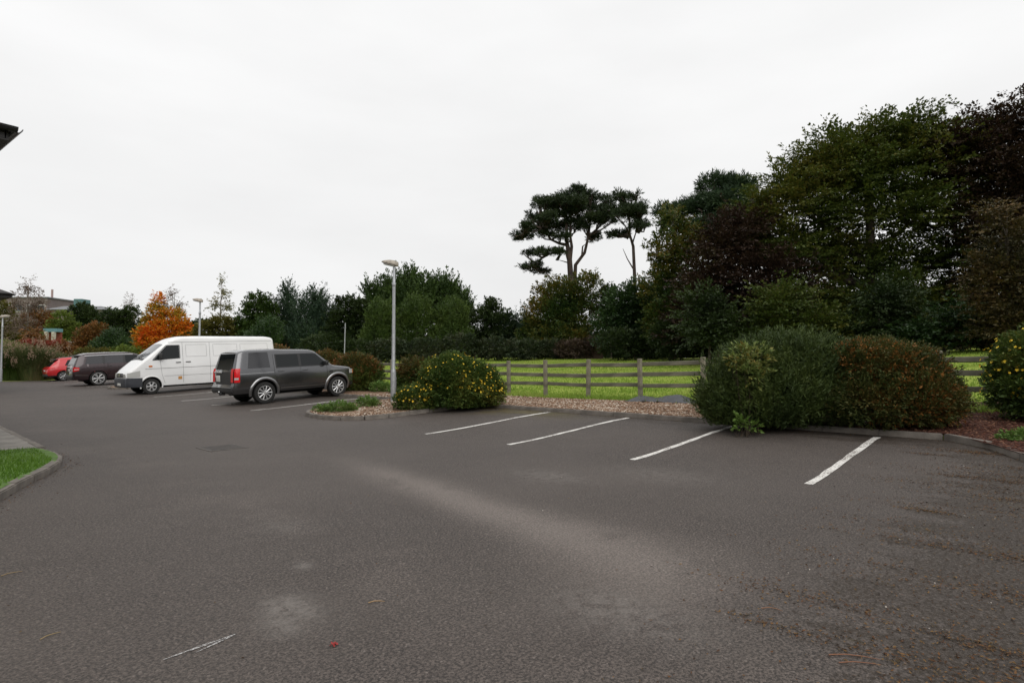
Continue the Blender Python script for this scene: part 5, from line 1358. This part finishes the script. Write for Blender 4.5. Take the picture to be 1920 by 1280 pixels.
for i, (px, d, lb, mt, sty, lf, lab) in enumerate(rows):
    tree('conifer_tree' if mt in ('spruce', 'cypress', 'dome') else 'leafy_tree', lab, px, d, lb, M[mt], sty, lf * .85, .62 if sty == 'conifer' else .5, 30, 2.4, .22, seed=60 + i, group=TB, h0=1.2)
# scrub along the foot of the row
for i, (px, d, lb, mt, lab) in enumerate([
        (640, 52, [(610, 650, 40, 20), (670, 655, 40, 18)], 'shade_g', 'dark scrub at the foot of the brownish tree'),
        (770, 51, [(730, 655, 40, 18), (800, 655, 45, 18)], 'bramble', 'bramble bank below the domed cypresses'),
        (890, 51, [(865, 648, 35, 22), (925, 652, 40, 20)], 'bramble', 'grey green bramble bank below the dark leafy tree'),
        (1010, 50, [(980, 656, 40, 18), (1035, 654, 35, 18)], 'bramble', 'low bramble bank left of the board fence'),
        (1085, 49, [(1075, 655, 36, 16), (1115, 652, 26, 18)], 'brownscrub', 'brown dead scrub in front of the board fence'),
        (1190, 44, [(1160, 645, 40, 26), (1220, 640, 45, 30)], 'shade_g', 'dark scrub below the sycamore edging the field'),
        (1275, 40, [(1255, 635, 40, 34), (1300, 632, 40, 34)], 'shade_g', 'dark scrub below the turning maple edging the field')]):
    tree('scrub', lab, px, d, lb, M[mt], 'broad', .17, .3, 14, 2.4, .06, seed=80 + i, group='scrub edging the far side of the field', cat='shrub', h0=.2, trunk=True, cname='foliage', tname='stem', depth=.5, low=-1.0)
# board fence among the scrub
def board_fence():
    d = 50.5; p0, p1 = np.array(spot(1040, d)), np.array(spot(1130, d - 2)); z = float(Tg(*((p0 + p1) / 2)))
    root = empty('board_fence', (*((p0 + p1) / 2), z), math.atan2(*(p1 - p0)[::-1]), 'old brown board fence half hidden in scrub across the field', 'fence')
    ln = np.linalg.norm(p1 - p0); n = 26
    bm = bmesh.new(); add_box(bm, (0, 0, .7), (ln / n - .012, .025, 1.6)); me = bpy.data.meshes.new('board'); bm.to_mesh(me); bm.free(); me.materials.append(plain('brown_board', (.085, .05, .035), .9, var=.3))
    for i in range(n):
        o = link(bpy.data.objects.new('board', me), root); o.location = (-ln / 2 + (i + .5) * ln / n, 0, random.uniform(-.03, .03))
    for zz in (.35, 1.2): box_part('rail', (0, .04, zz), (ln, .05, .08), me.materials[0], root, 0)
board_fence()
# ---- left background
LB = 'trees beyond the far end of the car park'
left = [
    ('birch_tree', 50, 58, [(45, 540, 22, 22), (60, 575, 28, 30), (28, 570, 20, 28), (75, 565, 12, 20), (50, 615, 38, 35)], 'birchthin', 'sparse', .14, .30, .14, 'birchbark', 'nearly bare pinkish birch in front of the brown office block'),
    ('leafy_tree', 15, 66, [(5, 600, 25, 35), (20, 640, 30, 35)], 'olive', 'broad', .24, 2.0, .15, 'bark', 'olive brown tree behind the lamp post by the grass clump'),
    ('leafy_tree', 85, 72, [(75, 605, 28, 25), (95, 625, 30, 30)], 'rust', 'broad', .22, 1.6, .15, 'bark', 'thin brown tree behind the turquoise canopy'),
    ('leafy_tree', 62, 55, [(55, 630, 22, 20), (78, 640, 18, 16), (65, 655, 26, 16)], 'rust', 'sparse', .18, .8, .10, 'bark', 'thin rusty sapling in front of the turquoise canopy'),
    ('leafy_tree', 118, 66, [(118, 602, 18, 18), (108, 622, 20, 16), (130, 622, 16, 18)], 'lime', 'broad', .20, 1.8, .12, 'bark', 'lime green tree right of the turquoise canopy'),
    ('leafy_tree', 155, 74, [(150, 590, 22, 22), (170, 600, 20, 22), (150, 620, 30, 22)], 'shade_g', 'broad', .26, 2.4, .18, 'bark', 'dark green tree in front of the long low hall'),
    ('leafy_tree', 165, 62, [(160, 635, 22, 22), (180, 625, 18, 20), (150, 655, 20, 18)], 'rust', 'broad', .2, 1.9, .12, 'bark', 'rust orange tree above the red hatchback'),
    ('leafy_tree', 218, 70, [(215, 605, 26, 26), (238, 600, 20, 25), (200, 620, 20, 25), (230, 635, 30, 30)], 'shade_g', 'broad', .24, 2.1, .18, 'bark', 'grey green tree left of the orange maple'),
    ('birch_tree', 240, 78, [(238, 570, 14, 20), (250, 590, 12, 22)], 'birchthin', 'sparse', .14, .22, .10, 'birchbark', 'thin bare birch top behind the grey green tree'),
    ('leafy_tree', 208, 56, [(208, 640, 20, 20), (195, 655, 22, 18), (225, 655, 22, 18)], 'laurel', 'domed', .2, 2.4, .12, 'bark', 'rounded dark green bush tree behind the aubergine estate'),
    ('maple_tree', 305, 54, [(293, 565, 9, 16), (292, 590, 18, 18), (320, 600, 24, 22), (280, 612, 20, 20), (338, 612, 17, 18), (300, 630, 36, 24), (275, 645, 22, 22), (335, 640, 22, 20), (290, 665, 30, 20)], 'maple', 'broad', .20, 2.0, .16, 'bark', 'blazing orange autumn maple behind the van bonnet'),
    ('birch_tree', 325, 66, [(322, 552, 13, 14), (335, 572, 14, 16), (312, 575, 12, 16)], 'birchthin', 'sparse', .14, .35, .10, 'birchbark', 'thin pinkish birch top behind the orange maple'),
    ('birch_tree', 412, 70, [(413, 528, 9, 12), (418, 550, 13, 15), (403, 572, 16, 18), (425, 575, 14, 18), (410, 600, 24, 18)], 'birch', 'sparse', .18, .50, .12, 'birchbark', 'slim yellowing birch standing above the van roof'),
    ('leafy_tree', 408, 64, [(385, 622, 24, 20), (415, 612, 24, 20), (440, 620, 20, 22), (400, 645, 45, 20)], 'olive', 'broad', .24, 2.0, .14, 'bark', 'olive yellow thicket at the foot of the slim birch'),
    ('leafy_tree', 365, 90, [(355, 622, 22, 18), (378, 612, 18, 14), (365, 640, 30, 20)], 'shade_g', 'broad', .28, 2.2, .16, 'bark', 'distant dark tree seen between maple and birch'),
]
for i, (nm, px, d, lb, mt, sty, lf, cov, trr, bk, lab) in enumerate(left):
    tree(nm, lab, px, d, lb, M[mt], sty, lf, .32, 12, cov, trr, bk, seed=120 + i, group=LB, h0=1.0)
for i, (px, d, lb, mt, lab) in enumerate([
        (75, 50, [(55, 655, 26, 16), (95, 655, 22, 15)], 'redleaf', 'red leaved hedge below the turquoise canopy'),
        (130, 50, [(120, 662, 20, 18), (145, 668, 22, 16)], 'rust', 'orange brown shrub behind the red hatchback roof'),
        (180, 49, [(170, 668, 22, 14), (195, 668, 18, 14)], 'olive', 'yellow green shrub behind the aubergine estate roof'),
        (232, 45, [(225, 662, 18, 12), (248, 664, 16, 12)], 'lime', 'yellow leaved shrub between the estate and the van'),
        (20, 47, [(10, 655, 22, 14), (35, 662, 18, 14)], 'lime', 'yellow green shrub beyond the tall grass')]):
    tree('shrub', lab, px, d, lb, M[mt], 'broad', .15, .25, 12, 2.2, .05, seed=150 + i, group='shrubs beyond the far end of the car park', cat='shrub', h0=.2, cname='foliage', tname='stem')
# distant wood that reads as one mass
def far_wood():
    r = np.random.default_rng(5); lb = []
    for px in np.arange(-250, 900, 14):
        d = 150 + r.uniform(-15, 25); x, y = spot(px, d); h = r.uniform(6, 9.5); lb.append((x, y, h * .5, r.uniform(3, 5), r.uniform(3, 5), h * .55))
    for px in np.arange(1200, 2300, 20):
        d = 62 + r.uniform(-4, 8); x, y = spot(px, d); h = r.uniform(5, 8); lb.append((x, y, h * .40 + 2, r.uniform(2.5, 4), r.uniform(2.5, 4), h * .55))
    for px in np.arange(560, 1210, 12):
        d = 69 + r.uniform(-2, 4); x, y = spot(px, d); lb.append((x, y, float(Tg(x, y)) + 1.0, 1.3, 1.3, r.uniform(.6, 2.2)))
    for an in np.arange(95, 296, 2.6):  # added ring behind the camera, unseen, to vary reflections in the vehicle glass
        d = r.uniform(52, 75); a_ = math.radians(an); x, y = d * (SH * math.cos(a_) + CH * math.sin(a_)), d * (CH * math.cos(a_) - SH * math.sin(a_)); h = r.uniform(5, 11); lb.append((x, y, h * .45, r.uniform(2.5, 4), r.uniform(2.5, 4), h * .55))
    Q = crown_arrays(lb, 'broad', .5, .8, 16, 1.8, 77)
    tag(build_crown('distant_wood_and_added_ring', Q, M['shade_g'], None), 'dark distant woodland seen through gaps between the nearer trees, with an unseen ring added behind the camera', 'woodland', kind='stuff')
far_wood()

# ---- ornamental grasses by the far kerb
M['reed'] = leaf_mat('reed_blades', [(.06, .09, .03), (.10, .12, .045), (.20, .15, .08)], .25, .4)
M['reedgreen'] = leaf_mat('green_reed_blades', [(.035, .07, .018), (.06, .10, .025), (.09, .12, .035)], .25, .4)
M['plume'] = leaf_mat('reed_plumes', [(.26, .18, .12), (.33, .24, .17), (.20, .13, .09)], .3, .5)
def reed_clump(px, d, h, rad, mt, label, seed, plumes=True):
    r = np.random.default_rng(seed); x, y = spot(px, d); z = float(Ta(x, y)) + .02
    root = empty('ornamental_grass', (x, y, z), 0, label, 'ornamental grass', 'ornamental grass clumps at the far end of the car park')
    n = 2600; a = r.uniform(0, 6.28, n); q = rad * .45 * np.sqrt(r.random(n)); hh = h * r.uniform(.45, 1.05, n)
    B = np.column_stack([q * np.cos(a), q * np.sin(a), np.zeros(n)]); lean = rad * r.uniform(.1, 1.0, n); a2 = a + r.normal(0, .7, n)
    D = np.column_stack([np.cos(a2), np.sin(a2), np.zeros(n)]); w = .035 * r.uniform(.6, 1.3, n); s = np.column_stack([-np.sin(a2), np.cos(a2), np.zeros(n)])
    mid = B + D * (lean * .35)[:, None] + np.array([0, 0, 1]) * (hh * .62)[:, None]; tip = B + D * lean[:, None] + np.array([0, 0, 1]) * (hh * r.uniform(.75, 1.0, n))[:, None]
    Q = np.stack([B - s * w[:, None] / 2, B + s * w[:, None] / 2, mid + s * w[:, None] / 2, mid - s * w[:, None] / 2], 1); Q2 = np.stack([mid - s * w[:, None] / 2, mid + s * w[:, None] / 2, tip + s * .004, tip - s * .004], 1)
    build_crown('blades', np.concatenate([Q, Q2]), M[mt], root)
    if plumes:
        k = 60; i = r.integers(0, n, k); P = tip[i] + np.array([0, 0, .1]); Qs = []
        for p in P:
            m_ = 22; Qs.append(leaf_quads(p + r.normal(0, 1, (m_, 3)) * np.array([.05, .05, .16]), unit(r.normal(0, .5, (m_, 3)) + np.array([0, 0, 1])), unit(r.normal(0, 1, (m_, 3))), np.full(m_, .14), np.full(m_, .04)))
        build_crown('plumes', np.concatenate(Qs), M['plume'], root)
for i, (px, d, h, rad, mt, lab, pl) in enumerate([
        (10, 41, 2.1, 1.2, 'reedgreen', 'green leafy reed clump beside the end lamp post', False), (38, 41.5, 2.5, 1.4, 'reedgreen', 'tall green grass clump next to the end lamp post', True), (62, 41, 2.6, 1.3, 'reed', 'tall straw plumed grass clump in the middle of the row', True),
        (84, 42.5, 2.3, 1.2, 'reed', 'arching straw coloured grass clump beside the red hatchback', True), (100, 45, 2.0, 1.2, 'reedgreen', 'grey green grass clump behind the red hatchback', False), (-12, 41, 2.2, 1.2, 'reedgreen', 'green grass clump at the road edge beyond the footpath', False)]):
    reed_clump(px, d, h, rad, mt, lab, 200 + i, pl)

# ------------------------------------------------------------------ shrubs in the beds
M['hyper'] = leaf_mat('hypericum_leaves', [(.028, .055, .012), (.050, .088, .016), (.08, .118, .022), (.13, .125, .025)], .15, 1.2)
M['hyper_o'] = leaf_mat('hypericum_turning', [(.04, .055, .014), (.07, .07, .016), (.15, .07, .02), (.24, .08, .025)], .15, 1.0, .5)
M['rosemary'] = leaf_mat('grey_green_needles', [(.026, .044, .012), (.044, .068, .015), (.070, .095, .020)], .1, 1.5)
M['bronze'] = leaf_mat('bronze_foliage', [(.07, .055, .016), (.15, .075, .02), (.27, .115, .026), (.36, .16, .04)], .15, 1.4, .45)
M['bronze_low'] = leaf_mat('olive_bronze_foliage', [(.030, .048, .011), (.055, .066, .015), (.10, .075, .02)], .15, 1.4, .45)
M['variegated'] = leaf_mat('yellow_green_bramble', [(.10, .15, .03), (.15, .19, .05), (.22, .15, .03)], .2, 2.5)
M['vine'] = leaf_mat('fresh_green_vine', [(.09, .16, .03), (.14, .21, .045)], .2, 2.5)
M['petal'] = leaf_mat('yellow_petals', [(.72, .46, .02), (.78, .58, .05), (.70, .36, .02)], .25, 3.0)
M['dustgreen'] = leaf_mat('weed_leaves', [(.07, .13, .025), (.11, .19, .04), (.16, .22, .055)], .2, 3.0)
BZ = lambda x, y: float(Tg(x, y)) if x > KX + .07 else float(Ta(x, y)) + .085
def flowers(lobes, n, seed, size=.05, low=-.3):
    r = np.random.default_rng(seed); Qs = []
    ar = np.array([l[3] * l[5] for l in lobes]); ar /= ar.sum()
    for _ in range(n):
        l = lobes[r.choice(len(lobes), p=ar)]; D = rand_dirs(1, r, low)[0]
        if r.random() > .25 + 1.0 * max(0, lump(D[None], seed)[0] + .15): continue
        c = np.array(l[:3]) + D * np.array(l[3:6]) * r.uniform(.95, 1.12); nrm = unit(D + np.array([0, 0, .5]) + r.normal(0, .25, 3)); t = unit(np.cross(nrm, r.normal(0, 1, 3))); s = size * r.uniform(.7, 1.2)
        for k in range(5):
            a = 2 * np.pi * k / 5; ax = unit((t * np.cos(a) + np.cross(nrm, t) * np.sin(a) + nrm * .35)[None])
            Qs.append(leaf_quads(c[None], ax, nrm[None], np.array([s]), np.array([s * .85])))
    return np.concatenate(Qs)
def bush(name, label, x, y, lobes, parts, stem=.03, seed=1, group='shrubs in the parking beds', fl=None, cat='shrub'):
    """lobes local (right of the sight line, away, up); parts: list of (name, lobe indices, material, style, leaf, cl, per, cover)"""
    root = empty(name, (x, y, BZ(x, y)), -HEAD, label, cat, group)
    tb = Tubes(); r = np.random.default_rng(seed)
    for l in lobes:
        for _ in range(5):
            e = np.array(l[:3]) + rand_dirs(1, r, 0)[0] * np.array(l[3:6]) * .85; b = np.array([l[0] * .45, l[1] * .45, -.1]) + r.normal(0, .06, 3) * np.array([1, 1, 0])
            tb.add([b, (b + e) / 2 + r.normal(0, .06, 3), e], [stem, stem * .7, stem * .25], 5)
    tb.build('stem', M['stem'], root)
    global TRI
    for k, (pn, idx, mt, sty, lf, cl, per, cov) in enumerate(parts):
        Q = crown_arrays([lobes[i] for i in idx], sty, lf, cl, per, cov, seed + 7 * k, -.95); Q = Q[Q[:, :, 2].min(1) > -.03]; TRI += 2 * len(Q)
        build_crown(pn, Q, M[mt], root)
    if fl:
        Q = flowers([lobes[i] for i in fl[0]], fl[1], seed + 3, fl[2]); Q = Q[Q[:, :, 2].min(1) > .03]
        o = build_crown('blossom', Q, M['petal'], root); o['kind'] = 'stuff'
    return root
# big yellow flowering bush on the island
x, y = 11.4, 12.6
bush('hypericum_bush', 'large rounded green bush dotted with yellow flowers on the lamp island', x, y,
     [(-.05, 0, .78, .85, 1.0, .74), (.55, .15, .64, .78, .9, .60), (-.5, .1, .60, .55, .7, .52), (.1, -.35, .45, 1.0, .8, .48), (.9, .1, .42, .55, .7, .42)],
     [('foliage', (0, 1, 2, 3, 4), 'hyper', 'bush', .065, .11, 16, 2.4)], .02, 301, fl=((0, 1, 2, 3, 4), 1300, .034))
x, y = spot(776, 16.3)
bush('hypericum_bush', 'low yellow flowering bush at the foot of the lamp post', x, y, [(0, 0, .32, .45, .42, .34), (.35, .1, .25, .3, .35, .28), (-.3, 0, .2, .25, .3, .22)], [('foliage', (0, 1, 2), 'hyper', 'bush', .06, .09, 14, 2.0)], .012, 302, fl=((0, 1, 2), 380, .036))
x, y = spot(775, 20.0)
bush('hypericum_bush', 'orange tipped bush between the lamp post and the big flowering bush', x, y, [(0, 0, .95, .50, .55, .42), (-.2, 0, .55, .45, .5, .5), (.4, 0, .7, .5, .5, .55)], [('foliage', (1, 2), 'hyper', 'bush', .065, .1, 14, 2.2), ('orange_tips', (0,), 'hyper_o', 'bush', .07, .1, 14, 2.2)], .015, 303)
# bushes ahead of the charcoal estate
x, y = spot(670, 25.0)
bush('bronze_bush', 'rounded olive and bronze bush beyond the bonnet of the charcoal estate', x, y, [(0, 0, .85, .95, .9, .72), (.45, 0, .6, .65, .7, .55), (-.4, .1, .75, .6, .7, .6), (0, -.3, .45, .95, .7, .45)], [('foliage', (1, 3), 'hyper', 'bush', .075, .13, 14, 2.2), ('turning_leaves', (0, 2), 'hyper_o', 'bush', .08, .13, 14, 2.2)], .02, 304)
x, y = spot(615, 27.5)
bush('olive_bush', 'yellow olive bush above the bonnet of the charcoal estate', x, y, [(0, 0, .95, .9, .8, .7), (-.9, .2, .9, .8, .8, .65), (.6, 0, .9, .6, .7, .6)], [('foliage', (0, 1, 2), 'hyper_o', 'bush', .08, .14, 14, 2.2)], .02, 305)
x, y = spot(520, 34)
bush('olive_bush', 'orange and yellow bush showing behind the rear of the van', x, y, [(0, 0, 1.0, 1.0, .9, .95), (-.8, 0, .8, .8, .8, .8), (.8, 0, .7, .8, .7, .7)], [('foliage', (0, 1, 2), 'hyper_o', 'bush', .10, .16, 14, 2.0)], .02, 306)
# the wide bush by the bays: grey green needles left, bronze right
x, y = spot(1455, 11.75)
bush('rosemary_bush', 'wide dark grey green needle leaved bush at the head of the bays', x, y,
     [(.25, 0, 1.05, .95, .95, .70), (-.5, 0, .85, .70, .85, .66), (-.95, -.1, .5, .58, .7, .5), (.85, .05, 1.0, .7, .85, .62), (-.2, -.4, .6, 1.15, .75, .56), (.8, -.4, .5, .95, .75, .48), (-.55, -.2, .32, 1.05, .75, .36), (.65, -.1, 1.35, .4, .4, .36), (-.2, -.05, 1.3, .4, .4, .32)],
     [('foliage', (0, 1, 2, 3, 4, 5, 6, 7, 8), 'rosemary', 'spike', .085, .12, 24, 2.4)], .022, 311)
x, y = spot(1672, 11.0)
bush('bronze_bush', 'wide bronze topped bush growing against the grey green bush', x, y,
     [(-.15, .1, 1.1, .75, .8, .50), (.42, .1, .95, .55, .75, .50), (-.6, 0, 1.08, .5, .7, .5), (.05, -.2, .58, .95, .8, .55), (.65, 0, .5, .5, .7, .45), (-.6, -.25, .55, .7, .7, .5)],
     [('foliage', (3, 4, 5, 0, 1, 2), 'bronze_low', 'bush', .05, .13, 22, 2.0), ('bronze_tips', (0, 1, 2, 3, 4), 'bronze', 'bush', .055, .10, 16, .95)], .02, 312)
x, y = spot(1403, 10.95)
bush('bramble_patch', 'yellow green bramble leaves sprawling over the left of the dark bush', x, y, [(0, 0, 1.35, .40, .22, .26), (.05, -.1, 1.05, .26, .18, .22)], [('leaves', (0, 1), 'variegated', 'bush', .085, .08, 10, 1.3)], .008, 313, group=None, cat='climber')
x, y = spot(1397, 10.75)
bush('vine_plant', 'fresh green lobed plant at the foot of the dark bush', x, y, [(0, 0, .12, .18, .13, .12), (-.08, 0, .24, .08, .07, .09), (.12, 0, .1, .12, .1, .09)], [('leaves', (0, 1, 2), 'vine', 'bush', .085, .05, 8, .9)], .006, 314, group=None, cat='plant')
# right edge bush
x, y = spot(1958, 11.0)
bush('hypericum_bush', 'tall yellow flowering bush in the dark mulch bed', x, y, [(0, 0, 1.0, .9, .9, .75), (-.35, 0, .6, .6, .7, .55), (.5, 0, 1.3, .8, .8, .7), (0, -.3, .5, .75, .6, .45)], [('foliage', (0, 1, 2, 3), 'hyper', 'bush', .07, .11, 16, 2.2)], .02, 315, fl=((0, 1, 2, 3), 900, .038))
# weeds on the island and along the kerb
def weed(x, y, r_, h, label, seed, mt='dustgreen', name='weed'):
    bush(name, label, x, y, [(0, 0, h * .45, r_, r_, h * .55), (r_ * .6, 0, h * .3, r_ * .7, r_ * .7, h * .4)], [('leaves', (0, 1), mt, 'bush', .06, .06, 10, 1.4)], .005, seed, 'weeds in the beds', cat='weed')
for i, (px, d, r_, h, lab) in enumerate([(607, 16.7, .26, .16, 'low dull green weed at the rounded tip of the lamp island'), (640, 16.6, .36, .24, 'spreading green weed in the middle of the island tip'), (688, 17.6, .30, .26, 'fresh green weed nearest the lamp post on the island'), (714, 24, .4, .4, 'grassy weed tuft beside the fence post behind the lamp'), (748, 23, .4, .35, 'pale weed tuft between lamp post and bush'), (1905, 9.2, .22, .14, 'small green weed by the kerb in the mulch bed')]):
    x, y = spot(px, d); weed(x, y, r_, h, lab, 330 + i)
print('leaf triangles', TRI)
